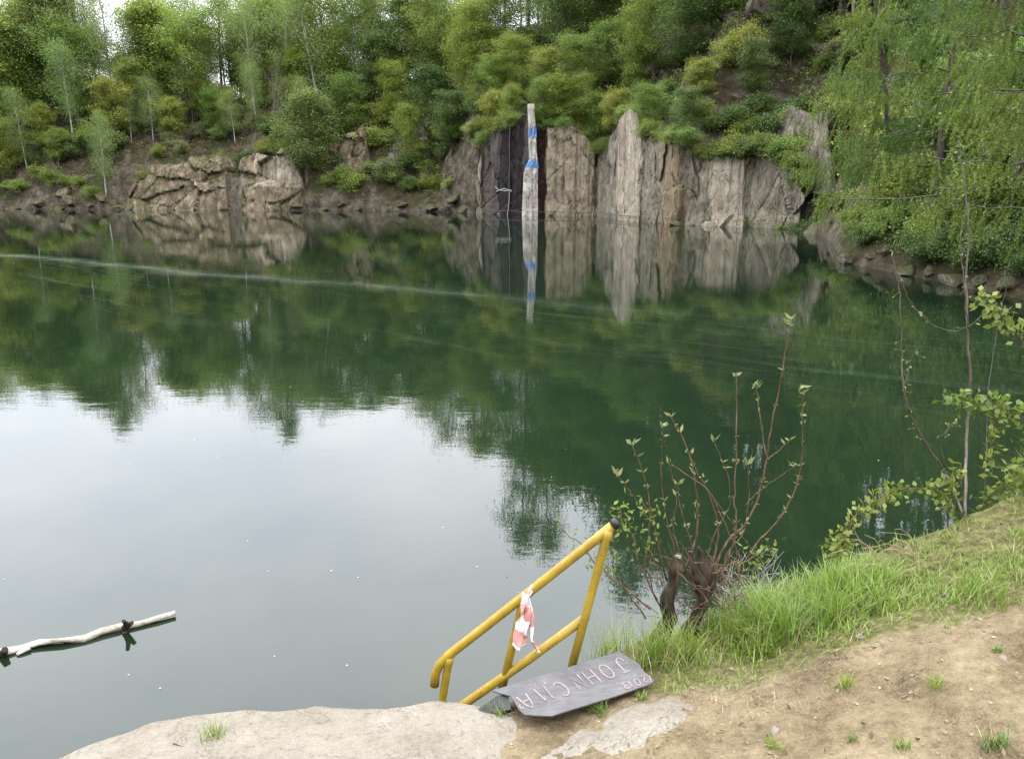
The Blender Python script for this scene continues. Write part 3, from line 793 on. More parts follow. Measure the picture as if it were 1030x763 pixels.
# low undergrowth on the slopes
ug = MB(); r = np.random.default_rng(55)
NU = 11000
ua = r.uniform(math.radians(-30), math.radians(137), NU); ud = r.uniform(.5, 22, NU) ** 1.0
uz, ux, uy = terr_z(ua, ud); upx, upy = proj(ux, uy, uz)
un = fbm(np.stack([ux, uy, uz], -1) * .22, 3)
ok = (upx > -70) & (upx < 1090) & (uz > .25) & (uy > 10) & (un > -.35 + .5 * r.random(NU))
for x, y, z, nn in zip(ux[ok], uy[ok], uz[ok], un[ok]):
    k = 16; near = .5 if y < 40 else 1.0
    c = np.array([x, y, z]) + r.normal(size=(k, 3)) * np.array([.34, .34, .12]) * (.5 + .5 * near); c[:, 2] += r.uniform(0, .45) * near + .05
    v, q = leaf_quads(c, .075 * near, .05 * near, .4, r); ug.add(v, q, m=int(r.choice([0, 1, 2], p=[.45, .25, .3])))
tag(ug.build('undergrowth', [M['dark_leaf'], M['broad_leaf'], M['dead_leaf']]), 'low mixed undergrowth and dead leaves covering the far slopes', 'undergrowth', kind='stuff')

plant('birch', 325, 7, 13, tilt=-.22, label='leaning white birch with bare curved trunk above the dark waterline tree')
for px in np.arange(118, 312, 11.0):
    p = px + rng.uniform(-5, 5)
    plant(rng.choice(['birch', 'sparse', 'yellow', 'broad'], p=[.4, .25, .2, .15]), p, rng.uniform(4.5, 9), rng.uniform(3.6, 6.5))
for p, d, H in ((846, 8, 11), (858, 6.5, 10), (872, 9, 12), (884, 7, 10)):
    plant('tall', p, d, H)
# bushes rooted on the brow of the cliff, hanging over it
for px in np.arange(480, 806, 5.6):
    p = px + rng.uniform(-2.5, 2.5)
    if 524 < p < 537 or rng.random() < .22: continue
    Yb_ = cliff_Y(p) + (rng.uniform(1.2, 1.9) if 618 < p < 644 else rng.uniform(.5, 1.7)); q = at(p, float(np.interp(p, TOPS[:, 0], TOPS[:, 1])) + 2, Y=Yb_)
    plant(rng.choice(['bush', 'bbush', 'ybush', 'dbush'], p=[.34, .28, .2, .18]), p, H=rng.uniform(.55, 2.1), xyz=(q[0], q[1], q[2] - .25), d=1.0)
for p, H, k in ((497, 3.6, 'yellow'), (512, 3.2, 'broad'), (548, 3.8, 'broad'), (562, 4.2, 'yellow'), (580, 4.0, 'broad'), (603, 4.4, 'broad'), (616, 3.4, 'yellow'), (652, 3.4, 'broad'), (690, 3.2, 'dark')):
    Yb_ = cliff_Y(p) + 1.4; q = at(p, float(np.interp(p, TOPS[:, 0], TOPS[:, 1])) + 2, Y=Yb_)
    plant(k, p, H=H, xyz=(q[0], q[1], q[2] - .3), d=2.0)
for px, d, H in ((808, .6, 1.6), (818, .4, 1.4), (826, 1.0, 1.8), (834, .5, 1.5), (842, 1.2, 1.8), (800, 1.2, 2.0), (815, 1.5, 2.0)):
    plant('dbush', px, d, H)
for px in np.arange(826, 1050, 15.0):
    plant(rng.choice(['dbush', 'dbush', 'bush']), px + rng.uniform(-5, 5), rng.uniform(.35, 1.0), rng.uniform(.8, 1.5))
# near larches on the right bank, individually grown
def larch(px, d, seed, H, tr, label, lean=(0, 0), **kw):
    x, y, z = place(px, d)
    root = thing_from('larch_tree', *make_larch(seed, H, tr, lean, **kw), M['bark'], M['larch_leaf'])
    root.location = (x, y, z - .1)
    tag(root, label, 'tree', 'larches on the right bank')
    return root
larch(893, 1.6, 41, 7.8, .11, 'larch leaning left over the water with trunk near the shore', lean=(-1.6, -.3), spread=.44, nl=36, h0=.22)
def larch_at(x, y, seed, H, tr, label, **kw):
    root = thing_from('larch_tree', *make_larch(seed, H, tr, (0, 0), **kw), M['bark'], M['larch_leaf'])
    root.location = (x, y, ground_far(x, y) - .1); tag(root, label, 'tree', 'larches on the right bank')
larch_at(13.0, 20.6, 42, 12.5, .17, 'tall larch with drooping sprays at right edge of the photo', spread=.34, nl=34, h0=.06)
larch_at(13.3, 25.0, 43, 12.5, .15, 'tall larch standing between the leaning larch and the right edge', spread=.30, nl=36, h0=.08)
larch_at(12.9, 17.2, 44, 12, .17, 'larch rooted outside the frame with branches reaching in behind the sapling', spread=.38, nl=34, h0=.10)
larch(1005, 8, 46, 14, .15, 'tall larch highest up the right slope near the frame edge', spread=.28, nl=34)

# ------------------------------------------------------------------ labels for the far plants
def region(px):
    for lim, s in ((60, 'at far left end of bank'), (125, 'left of low rock wall'), (250, 'above low rock wall'), (345, 'above rock wall right end'),
                   (475, 'left of dark cliff'), (560, 'above painted rock pillar'), (625, 'above tan cliff face'), (700, 'above pale buttress'),
                   (780, 'above grey cliff face'), (880, 'on slope left of larches'), (9999, 'under right bank larches')):
        if px < lim: return s
ORD = ['first', 'second', 'third', 'fourth', 'fifth', 'sixth', 'seventh', 'eighth', 'ninth', 'tenth', 'eleventh', 'twelfth', 'thirteenth', 'fourteenth', 'fifteenth', 'sixteenth', 'seventeenth', 'eighteenth', 'nineteenth', 'twentieth']
buckets = {}
for o, kind, px, lab, cat, d, H in PLANTS:
    tag(o, None, cat, GRP[cat])
    if lab: o['label'] = lab; continue
    row = 'low' if d < 3.6 else ('' if d < 9 else ('back row' if d > 14.5 else 'mid slope'))
    buckets.setdefault((kind, row, region(px)), []).append((px, o))
for (kind, row, reg), L in buckets.items():
    L.sort(key=lambda a: a[0])
    base = (row + ' ' if row else '') + ADJ[kind]
    for i, (px, o) in enumerate(L):
        o['label'] = base + ' ' + reg + ('' if len(L) == 1 else ', %s from left' % ORD[i])

# ------------------------------------------------------------------ cliff of split granite slabs
def zx(z): return 460 + z * .3495
def zy(z): return 80 + z * .3497
def slab(mb, x0, x1, top, m, off=0.0, x0t=None, x1t=None, bot=None, depth=3.5, seed=0, rough=.10, fracture=.22, tilt=.25, nseg=None):
    """one standing slab: x0,x1 base columns (photo zoom units), top row, off = metres forward"""
    r = np.random.default_rng(seed + 100)
    x0t = x0 if x0t is None else x0t; x1t = x1 if x1t is None else x1t
    Y0, Y1 = cliff_Y(zx(x0)) - off, cliff_Y(zx(x1)) - off
    b0, b1 = at(zx(x0), 200, Y=Y0), at(zx(x1), 200, Y=Y1)
    t0, t1 = at(zx(x0t), zy(top), Y=Y0 + tilt), at(zx(x1t), zy(top) + r.uniform(-4, 4), Y=Y1 + tilt)
    zb = -.8 if bot is None else bot
    nu = nseg or max(4, int((np.linalg.norm(b1 - b0)) / .28)); nv = max(6, int((t0[2] - zb) / .28))
    u = np.linspace(0, 1, nu)[None, :, None]; v = np.linspace(0, 1, nv)[:, None, None]
    B0 = np.array([b0[0], b0[1], zb]); B1 = np.array([b1[0], b1[1], zb])
    P = (B0 * (1 - u) + B1 * u) * (1 - v) + (t0 * (1 - u) + t1 * u) * v
    nrm = np.cross(B1 - B0, [0, 0, 1]); nrm /= np.linalg.norm(nrm)
    nz = fbm(P * np.array([.8, .8, .35]) + seed * 3.1, 4) * rough
    # blocky fractures: stepped displacement
    cell = np.floor(P[..., 0] * .9 + seed + .6 * vnoise(P * .5)) * 7.1 + np.floor(P[..., 2] * .45 + seed * .37 + .8 * vnoise(P * .4 + 4)) * 3.7
    st = (np.abs(np.sin(cell * 12.9898) * 43758.5453) % 1.0 - .5) * fracture
    P = P + nrm * (nz + st)[..., None]
    P[-1, :, 2] += .25 * fbm(P[-1] * 1.3, 2)
    back = P[-1] - nrm * depth; back[:, 2] -= .15
    P2 = np.concatenate([P.reshape(-1, 3), back])
    q = grid_quads(nv + 1, nu)
    mb.add(P2, q, m=m)
    # cheeks
    for col, sgn in ((P[:, 0], 1), (P[:, -1], -1)):
        far = col - nrm * depth
        vv = np.concatenate([col, far]); k = len(col)
        i = np.arange(k - 1)
        qq = np.stack([i, i + 1, i + 1 + k, i + k], 1)
        mb.add(vv, qq if sgn < 0 else qq[:, ::-1], m=m)
CM = ['rock_tan', 'rock_pale', 'rock_grey', 'rock_dark', 'rock_black', 'rock_red', 'rock_orange']
ci = {k: i for i, k in enumerate(CM)}
cb_ = MB()
def rockface(mb, pxs, Yf, tops, offs, matf, fract, seed, du=.22, dv=.22, cw=1.6, chh=2.6, back=3.0, zb=-.8, batter=.25):
    """one continuous fractured face; tops/offs are functions of the image column, in metres for offs"""
    r = np.random.default_rng(seed)
    P0 = np.array([at(p, 200, Y=Yf(p) - offs(p)) for p in pxs])
    seg = np.concatenate([[0], np.cumsum(np.linalg.norm(np.diff(np.array([at(p, 200, Y=Yf(p)) for p in pxs])[:, :2], axis=0), axis=1))])
    T = np.array([at(p, tops(p), Y=Yf(p) - offs(p) + batter)[2] for p in pxs]) + .35 * fbm(np.stack([seg * .9, 0 * seg + seed, 0 * seg], 1), 3)
    nv = int((T.max() - zb) / dv); v = np.linspace(0, 1, nv)[:, None]
    Zg = zb + (T - zb)[None] * v
    Sg = np.broadcast_to(seg[None], Zg.shape)
    # facets: nearest random seed in an upright metric, each facet with its own set-back and tilt
    L = seg[-1]; H = T.max() - zb
    k = max(6, int(L * H / (cw * chh)))
    c = np.stack([r.uniform(0, L, k), r.uniform(zb, T.max(), k)], 1)
    warp = .35 * fbm(np.stack([Sg * .6, Zg * .4, 0 * Zg + seed], -1), 3)
    d = ((Sg + warp)[..., None] - c[:, 0]) ** 2 / cw ** 2 + ((Zg + warp)[..., None] - c[:, 1]) ** 2 / chh ** 2
    idx = d.argmin(-1); o_ = np.sort(d, -1); edge = np.clip((np.sqrt(o_[..., 1]) - np.sqrt(o_[..., 0])) / .10, 0, 1)
    f = np.array([fract(p) for p in pxs])[None]
    fo_ = r.uniform(-1, 1, k)[idx] * f + (r.normal(size=k) * .25)[idx] * (Sg - c[idx, 0]) * f * 2 + (r.normal(size=k) * .2)[idx] * (Zg - c[idx, 1]) * f * 2
    dep = fo_ - (1 - edge) * .22 * np.minimum(f * 3, 1) + .05 * fbm(np.stack([Sg * .8, Zg * .35, 0 * Zg + 3 + seed], -1), 4) + .035 * fbm(np.stack([Sg * 3, Zg * 2, 0 * Zg], -1), 3)
    Yb = P0[:, 1][None] + batter * v - dep
    Xb = np.broadcast_to(P0[:, 0][None], Zg.shape) + .06 * fbm(np.stack([Sg * 1.2, Zg * .9, 0 * Zg + 30], -1), 2)
    G = np.stack([Xb, Yb, Zg], -1)
    rowsb = []
    for dy, dz in ((.25, -.02), (.9, -.1), (back, -.2)):
        R_ = G[-1].copy(); R_[:, 1] += dy; R_[:, 0] += dy * .15; R_[:, 2] += dz + .12 * fbm(R_ * .9 + dy, 2); rowsb.append(R_)
    G = np.concatenate([G, np.array(rowsb)]); nr, nc = G.shape[:2]
    pxg = np.broadcast_to(np.array(pxs)[None], (nr - 1, nc))[:, :-1]
    zg = np.concatenate([Zg, Zg[-1:].repeat(3, 0)])[:-1, :-1]
    Q = grid_quads(nr, nc); base = mb.n
    mi = matf(pxg.ravel() + 3.0 * fbm(np.stack([zg.ravel() * .5, pxg.ravel() * .1, 0 * zg.ravel()], -1), 2), zg.ravel())
    mb.v.append(G.reshape(-1, 3)); mb.q.append(Q + base); mb.qm.append(mi); mb.n += nr * nc
OFFS = np.array([(476, -.2), (484, .3), (486, -.1), (512, -.1), (514, -.35), (531, -.4), (538, -.45), (547, -.4), (549, .0), (578, .05), (580, -.1), (597, -.15), (600, -.7), (619, -.7), (622, .5), (642, .45), (646, -.1), (655, -.15),
                 (662, -.3), (682, -.35), (688, -.7), (700, -.7), (706, -.5), (710, -.15), (732, -.1), (748, -.2), (752, -.6), (768, -.7), (776, -.5), (790, -.8), (808, -1.2)], float)
MATS = [(484, 'rock_grey'), (501, 'rock_dark'), (527, 'rock_black'), (537, 'rock_dark'), (548, 'rock_red'), (598, 'rock_tan'), (621, 'rock_grey'), (645, 'rock_pale'), (662, 'rock_grey'), (688, 'rock_orange'), (712, 'rock_grey'), (750, 'rock_pale'), (999, 'rock_grey')]
_ml = np.array([m[0] for m in MATS]); _mi = np.array([ci[m[1]] for m in MATS])
FR = np.array([(476, .35), (500, .3), (505, .12), (546, .1), (549, .10), (597, .12), (602, .35), (620, .3), (624, .08), (644, .1), (650, .3), (706, .35), (714, .12), (748, .12), (755, .3), (808, .4)], float)
pp = np.linspace(476, 808, 300)
rockface(cb_, pp, cliff_Y, lambda p: float(np.interp(p, TOPS[:, 0], TOPS[:, 1])), lambda p: float(np.interp(p, OFFS[:, 0], OFFS[:, 1])),
         lambda a, z: _mi[np.clip(np.searchsorted(_ml, a), 0, len(_mi) - 1)], lambda p: float(np.interp(p, FR[:, 0], FR[:, 1])), 21)
# rock showing higher up through the bushes
for a_, b_, dy_, tt, sd_ in ((738, 838, 3.2, 112, 51), (690, 730, 3.2, 116, 53)):
    rockface(cb_, np.linspace(a_, b_, int((b_ - a_) * .9)), lambda p: cliff_Y(p) + dy_, lambda p: float(np.interp(p, [a_, a_ + 6, (a_ + b_) / 2, b_ - 6, b_], [tt + 50, tt + 8, tt, tt + 4, tt + 50])), lambda p: 0.0,
             lambda a, z: np.full(len(a), ci['rock_grey']), lambda p: .4, sd_, cw=1.6, chh=1.5, batter=.9, zb=2.0, back=2.0)
# broken blocks at its foot
for i, (x0, x1, tp, mt, of, a0, a1) in enumerate([(420, 462, 300, 'rock_grey', .1, None, None), (655, 730, 350, 'rock_grey', .35, 664, 728), (695, 828, 402, 'rock_pale', .55, 706, 822)]):
    slab(cb_, x0, x1, tp, ci[mt], of, a0, a1, seed=i, rough=.2, fracture=.3, depth=1.2)
tag(cb_.build('cliff', [M[k] for k in CM]), 'sheer split granite quarry cliff dropping straight into the lake', kind='structure')

# painted rock pillar (a free-standing edge of the cliff) with its paint
pr = empty('rock_pillar', at(zx(212), 215, Y=cliff_Y(zx(212))))
tag(pr, 'pale narrow rock pillar with two blue paint bands on the cliff', 'rock pillar')
O = np.array(pr.location)
def local_slab(x0, x1, x0t, x1t, top, off, seed, bot=None, **k):
    m = MB(); slab(m, x0, x1, top, 0, off, x0t, x1t, seed=seed, bot=bot, **k)
    m.v = [v - O for v in m.v]; return m
def pil_edges(zyv):   # left/right columns of the pillar at a zoom row
    return np.interp(zyv, [66, 230, 260, 400], [203, 207, 192, 186]), np.interp(zyv, [66, 230, 260, 400], [221, 230, 232, 232])
pm = MB()
rows = [412, 392, 370, 345, 320, 295, 270, 250, 230, 205, 180, 155, 130, 105, 85, 70]
Yp = cliff_Y(zx(212)) - .75
front, bk = [], []
for i, rw in enumerate(rows):
    l, r_ = pil_edges(rw)
    yy = Yp + .012 * i
    a_, b_ = at(zx(l), zy(rw), Y=yy), at(zx(r_), zy(rw), Y=yy)
    pts = [a_ + (b_ - a_) * t + np.array([0, -.09 * math.sin(PI * t) + .05 * rng.normal(), 0]) for t in np.linspace(0, 1, 6)]
    front.append(pts)
front = np.array(front)
front[0, :, 2] = -.6
back = front + np.array([0, 1.8, 0])
full = np.concatenate([front, back[:, ::-1]], 1) - O          # closed ring of 12
nr, nc = full.shape[:2]
qs = []
for i in range(nr - 1):
    for j in range(nc):
        qs.append((i * nc + j, i * nc + (j + 1) % nc, (i + 1) * nc + (j + 1) % nc, (i + 1) * nc + j))
qs += [((nr - 1) * nc + j, (nr - 1) * nc + j + 1, (nr - 1) * nc + nc - 2 - j, (nr - 1) * nc + nc - 1 - j) for j in range(5)]
pm.add(full.reshape(-1, 3), qs)
pm.build('shaft', M['pillar'], pr)
def band(rw0, rw1, name, mat, l_ex=0, r_ex=0, lift=.03):
    b = MB(); P = []
    for rw in np.linspace(rw0, rw1, 4):
        l, r_ = pil_edges(rw); idx = np.interp(rw, rows[::-1], list(range(len(rows)))[::-1])
        i0 = int(idx); f = idx - i0; i1 = min(i0 + 1, len(rows) - 1)
        ring = front[i0] * (1 - f) + front[i1] * f
        ring = ring + np.array([0, -lift, 0])
        t = np.linspace(-.02 - l_ex, 1.02 + r_ex, 9)
        P.append([np.array([np.interp(tt, np.linspace(0, 1, 6), ring[:, k]) if k != 0 else ring[0, 0] + (ring[-1, 0] - ring[0, 0]) * tt for k in range(3)]) + np.array([0, 0, .07 * rng.normal() if rw in (rw0, rw1) else 0]) for tt in t])
    P = np.array(P)
    P2 = P + np.array([0, .05 + lift, 0])
    n1 = P.shape[0] * P.shape[1]
    V = np.concatenate([P.reshape(-1, 3), P2.reshape(-1, 3)]) - O
    g1 = grid_quads(P.shape[0], P.shape[1])
    Q = [*g1.tolist(), *(g1[:, ::-1] + n1).tolist()]
    ncx = P.shape[1]
    for j in range(ncx - 1):
        for base in (0, (P.shape[0] - 1) * ncx):
            Q.append((base + j, base + j + 1, base + j + 1 + n1, base + j + n1))
    for i in range(P.shape[0] - 1):
        for j in (0, ncx - 1):
            Q.append((i * ncx + j, (i + 1) * ncx + j, (i + 1) * ncx + j + n1, i * ncx + j + n1))
    b.add(V, Q); return b.build(name, M[mat], pr)
band(168, 137, 'paint_band', 'blue_paint', .0, .1, .008)
band(254, 231, 'paint_band', 'blue_paint', .0, .06, .008)

# metal bracket with a hanging chain, bolted on the dark slab
bx = at(zx(133), zy(320), Y=cliff_Y(zx(133)) - .55); bk_ = MB()
def rp(zx_, zy_, dy=0.0): return at(zx(zx_), zy(zy_), Y=bx[1] + dy) - bx
bk_.tube([rp(108, 308), rp(120, 318), rp(138, 320), rp(156, 318)], .03, 6)
bk_.tube([rp(112, 322), rp(135, 313), rp(156, 322)], .028, 6)
mbk = empty('metal_bracket', bx); tag(mbk, 'pale metal bracket with a hanging chain on the black slab', 'bracket')
bk_.build('arm', M['pale_metal'], mbk)
ch_ = MB(); ch_.tube([rp(150, 322), rp(149, 345), rp(147, 370), rp(143, 395)], .025, 5); ch_.build('chain', M['pale_metal'], mbk)
rp_ = MB(); rp_.tube([rp(152, 130, -.1), rp(150, 180, 0), rp(150, 240, -.05), rp(149, 322, 0)], .022, 5)  # pale seep streak on the rock, modelled as a thin hanging tube
tag(rp_.build('seep_streak', M['pale_seep']), 'thin pale seep streak running down the black slab above the bracket', 'rope')
rp_.v = rp_.v  # geometry is relative to the bracket point
bpy.data.objects['seep_streak'].location = bx
# line stretched along the foot of the cliff
sl_ = MB(); pts = []
for z_ in np.linspace(75, 520, 24):
    Yc = cliff_Y(zx(z_)) - .85; p = at(zx(z_), 200, Y=Yc); pts.append((p[0], p[1], .34 + .03 * math.sin(z_ * .05)))
sl_.tube(pts, .022, 5); tag(sl_.build('safety_line', M['rope']), 'dark line stretched along the foot of the cliff above the water', 'rope')

# low rock wall left
rw_ = MB(); RWM = ['rock_wall', 'rock_grey', 'rock_pale']
WT = np.array([(124, 200), (130, 188), (140, 180), (150, 170), (166, 164), (190, 160), (204, 158), (222, 161), (230, 172), (236, 176), (242, 162), (256, 157), (270, 154), (284, 152), (296, 163), (302, 180), (308, 198)], float)
WO = np.array([(124, -.6), (132, .0), (150, .2), (180, .35), (208, .3), (226, .1), (229, -.9), (239, -.9), (242, .1), (270, .2), (284, .1), (296, -.3), (308, -.9)], float)
def wall_Y(p): return float(np.interp(p, [120, 250, 310], [79.2, 78.0, 77.4]))
rockface(rw_, np.linspace(124, 308, 150), wall_Y, lambda p: float(np.interp(p, WT[:, 0], WT[:, 1])), lambda p: float(np.interp(p, WO[:, 0], WO[:, 1])),
         lambda a, z: np.where((a > 228) & (a < 241), 1, np.where((a > 255) & (z > 2.2), 2, 0)), lambda p: .30, 33, cw=3.4, chh=1.35, batter=.8)
for a_, b_, off_, t0_, t1_, sd_ in ((318, 372, -2.2, 150, 128, 41), (386, 436, -3.6, 140, 118, 42), (52, 88, -.4, 190, 186, 43)):
    rockface(rw_, np.linspace(a_, b_, 50), lambda p: float(np.interp(p, [50, 120, 250, 310, 440], [80.5, 79.2, 78.0, 77.4, 74.3])), lambda p: float(np.interp(p, [a_, a_ + 5, (a_ + b_) / 2, b_ - 5, b_], [200, t0_, (t0_ + t1_) / 2, t1_, 200])),
             lambda p: off_, lambda a, z: np.full(len(a), 0 if sd_ != 42 else 1), lambda p: .4, sd_, cw=1.8, chh=1.5, batter=.9)
tag(rw_.build('rock_wall', [M[k] for k in RWM]), 'low broken tan rock wall along the left far shore', kind='structure')

# boulders along the far shore: every one a thing
BP = []
for sd in range(6):
    v, f = rock_mesh(60 + sd); m = MB(); m.add(v, None, f); o = m.build('boulder', M['boulder']); BP.append([o, False])
bl = [(18, .0, .8), (40, .2, .9), (62, -.1, .7), (72, .3, 1.3), (92, .1, .6), (103, .4, .9), (122, -.2, .8), (133, .3, 1.0), (228, -.3, .7), (268, -.1, 1.0), (280, -.3, .9), (300, .1, .8), (326, -.1, .7),
      (342, .2, .9), (360, -.2, .6), (388, .0, .8), (405, .2, .7), (424, .0, 1.0), (436, .1, .9), (449, -.2, .9), (458, .3, 1.1), (466, .0, 1.0), (679, -.2, .55), (712, .2, .5),
      (808, .4, .6), (822, .1, .8), (836, .3, .55), (853, .0, .8), (876, .2, .5), (892, .4, .6), (912, .0, .7), (935, .1, .5), (958, .0, .8), (985, .1, .5), (1012, .1, .7)]
bl2 = [(148, 7.5, 1.0), (185, 6.5, 1.1), (206, 7.5, .9), (345, 5, 1.2), (360, 6, 1.0), (418, 5, 1.2), (760, 5, 1.3), (742, 8, 1.5), (775, 7.5, 1.8), (815, 6, 1.4), (700, 9, 1.4), (755, 11, 1.6), (830, 10, 1.8), (800, 9, 1.2)]
bb = {}
for i, (px, d, s) in enumerate(bl + bl2):
    e = BP[i % 6]; o = e[0] if not e[1] else e[0].copy()
    if e[1]: COL.objects.link(o)
    e[1] = True
    x, y, z = place(px, d)
    f = .55 if y < 40 else 1.0
    o.location = (x, y, max(z, 0) + .15 * s); s *= f * .8 if i < len(bl) else 1
    o.scale = (s * rng.uniform(.9, 1.4), s * rng.uniform(.8, 1.1), s * rng.uniform(.7, 1.1)); o.rotation_euler = (rng.uniform(-.3, .3), rng.uniform(-.3, .3), rng.uniform(0, 6))
    low = i < len(bl)
    reg = ('at the waterline ' if low else 'jutting from the slope ') + {'above low rock wall': 'by low rock wall', 'above rock wall right end': 'near rock wall right end',
          'above pale buttress': 'below pale buttress' if low else 'above pale buttress',
          'above grey cliff face': 'below grey cliff face' if low else 'above grey cliff face'}.get(region(px), region(px))
    tag(o, None, 'boulder', 'boulders along the far shore' if low else 'boulders on the far slope')
    bb.setdefault(reg, []).append((px, o))
for reg, L in bb.items():
    L.sort(key=lambda a: a[0])
    for i, (px, o) in enumerate(L): o['label'] = 'angular grey boulder ' + reg + ('' if len(L) == 1 else ', %s from left' % ORD[i])

# ------------------------------------------------------------------ yellow railing
RO = at(577, 666, Y=2.95)
rail = empty('stair_railing', RO)
tag(rail, 'yellow painted tube handrail leaning beside the steps down to the water', 'railing')
def rpt(px, py, Y): return at(px, py, Y=Y) - RO
TR = [rpt(618, 527, 3.0), rpt(592, 548, 3.01), rpt(530, 597, 3.03), rpt(470, 644, 3.06), rpt(452, 658, 3.07), rpt(442, 668, 3.075), rpt(438, 678, 3.08), rpt(437, 689, 3.08)]
m = MB(); m.tube(TR, .0208, 16); m.build('top_rail', M['yellow'], rail, smooth=True)
m = MB(); m.tube([rpt(590, 620, 2.985), rpt(530, 664, 3.01), rpt(455, 716, 3.05), rpt(380, 770, 3.08)], .0196, 16); m.build('lower_rail', M['yellow'], rail, smooth=True)
for nm, p0, p1 in (('post', rpt(612, 533, 3.0), rpt(572, 682, 2.95)), ('post', rpt(527, 601, 3.03), rpt(505, 692, 3.02)), ('post', rpt(452, 660, 3.07), rpt(431, 790, 3.08))):
    m = MB(); m.tube([p0, p0 + (p1 - p0) * .05, p0 + (p1 - p0) * .07, (p0 + p1) / 2, p1], [.0225, .0215, .0185, .0182, .0182], 14); m.build(nm, M['yellow'], rail, smooth=True)
dv = TR[0] - TR[1]; dv /= np.linalg.norm(dv)
m = MB(); m.tube([TR[0] - dv * .006, TR[0] + dv * .012, TR[0] + dv * .022], [.0245, .0245, .017], 16); m.build('end_plug', M['black'], rail, smooth=True)

# barrier tape knotted on the rail
TO = at(528, 600, Y=3.005)
tp_root = empty('barrier_tape', TO); tag(tp_root, 'red and white barrier tape knotted round the yellow top rail', 'barrier tape')
def ribbon(path, w, seed, kname):
    r = np.random.default_rng(seed); path = np.array(path); n = 26
    t = np.linspace(0, 1, n); src = np.linspace(0, 1, len(path))
    P = np.stack([np.interp(t, src, path[:, k]) for k in range(3)], 1)
    ang = .9 * np.sin(np.linspace(0, r.uniform(4, 8), n) + r.uniform(0, 6)) + .3 * np.sin(np.linspace(0, 17, n)); mbr = MB()
    s = np.stack([np.cos(ang), np.sin(ang) * .8, .15 * np.sin(ang * 2)], 1) * (w / 2) * (.55 + .45 * t)[:, None]
    mid = P + np.stack([.004 * np.sin(t * 9), -.010 - .004 * np.sin(t * 21), 0 * t], 1)
    V = np.stack([P - s, mid, P + s], 1)
    V2 = V + np.array([0, .0012, 0])
    nv = n * 3
    allv = np.concatenate([V.reshape(-1, 3), V2.reshape(-1, 3)])
    for i in range(n - 1):
        red = (i // 6) % 2 == 1
        for j in range(2):
            a_ = i * 3 + j
            mbr.add(allv[[a_, a_ + 1, a_ + 4, a_ + 3]], [(0, 1, 2, 3)], m=int(red))
            mbr.add(allv[[a_ + nv, a_ + 3 + nv, a_ + 4 + nv, a_ + 1 + nv]], [(0, 1, 2, 3)], m=int(red))
    return mbr.build(kname, [M['tape_white'], M['tape_red']], tp_root, smooth=True)
def tpt(px, py, Y=3.0): return at(px, py, Y=Y) - TO
ribbon([tpt(529, 596, 2.99), tpt(527, 610, 2.985), tpt(523, 630, 2.98), tpt(519, 651, 2.975)], .055, 1, 'tape_end')
ribbon([tpt(530, 596, 2.99), tpt(531, 615, 2.985), tpt(527, 635, 2.985), tpt(524, 648, 2.98)], .05, 2, 'tape_end')
ribbon([tpt(531, 598, 2.99), tpt(535, 620, 2.99), tpt(534, 642, 2.985), tpt(541, 654, 2.98)], .03, 3, 'tape_end')
m = MB()
for k in range(2):
    a_ = np.linspace(0, 2 * PI, 15); ax = TR[2] + RO - TO + (TR[1] - TR[2]) * (.02 + .05 * k)
    m.tube(np.stack([ax[0] + .018 * np.sin(a_ + k), ax[1] + .028 * np.cos(a_), ax[2] + .026 * np.sin(a_)], 1), .007, 6, m=k)
m.build('knot', [M['tape_white'], M['tape_red']], tp_root, smooth=True)

# ------------------------------------------------------------------ board with hand painted letters
BA, BB_, BC = at(497, 694, z=.57), at(623, 655, z=.635), at(658, 684, z=.635)
bn = np.cross(BB_ - BA, BC - BA); bn /= np.linalg.norm(bn); bn = bn if bn[2] > 0 else -bn
def on_board(px, py, lift=0.0):
    d = ray(px, py); o = np.array([0, 0, CAMZ])
    t = ((BA + bn * lift - o) @ bn) / (d @ bn); return o + d * t
def z2(x, y): return 470 + x / 4.682, 630 + y / 4.682
broot = empty('sign_board', on_board(575, 690)); BO = np.array(broot.location)
tag(broot, 'grey weathered board lying on the grass with upside down white hand lettering', 'sign')
outl = [(118, 300), (330, 234), (520, 176), (715, 114), (762, 144), (806, 172), (832, 208), (882, 254), (862, 268), (700, 325), (520, 380), (396, 419), (330, 417), (268, 412), (240, 384), (222, 352), (203, 324), (160, 314)]
top = [on_board(*z2(*p)) - BO for p in outl]; bot = [p - bn * .006 for p in top]
import bmesh
bm = bmesh.new(); tv = [bm.verts.new(p) for p in top]; bv = [bm.verts.new(p) for p in bot]
bm.faces.new(tv); bm.faces.new(bv[::-1])
for i in range(len(tv)): bm.faces.new((tv[i], bv[i], bv[(i + 1) % len(tv)], tv[(i + 1) % len(tv)]))
bmesh.ops.recalc_face_normals(bm, faces=bm.faces)
me = bpy.data.meshes.new('panel'); bm.to_mesh(me); bm.free(); me.materials.append(M['board'])
o = bpy.data.objects.new('panel', me); o.parent = broot; link(o)
def arc(cx, cy, rx, ry, a0, a1, n=10):
    return [(cx + rx * math.cos(math.radians(a)), cy + ry * math.sin(math.radians(a))) for a in np.linspace(a0, a1, n)]
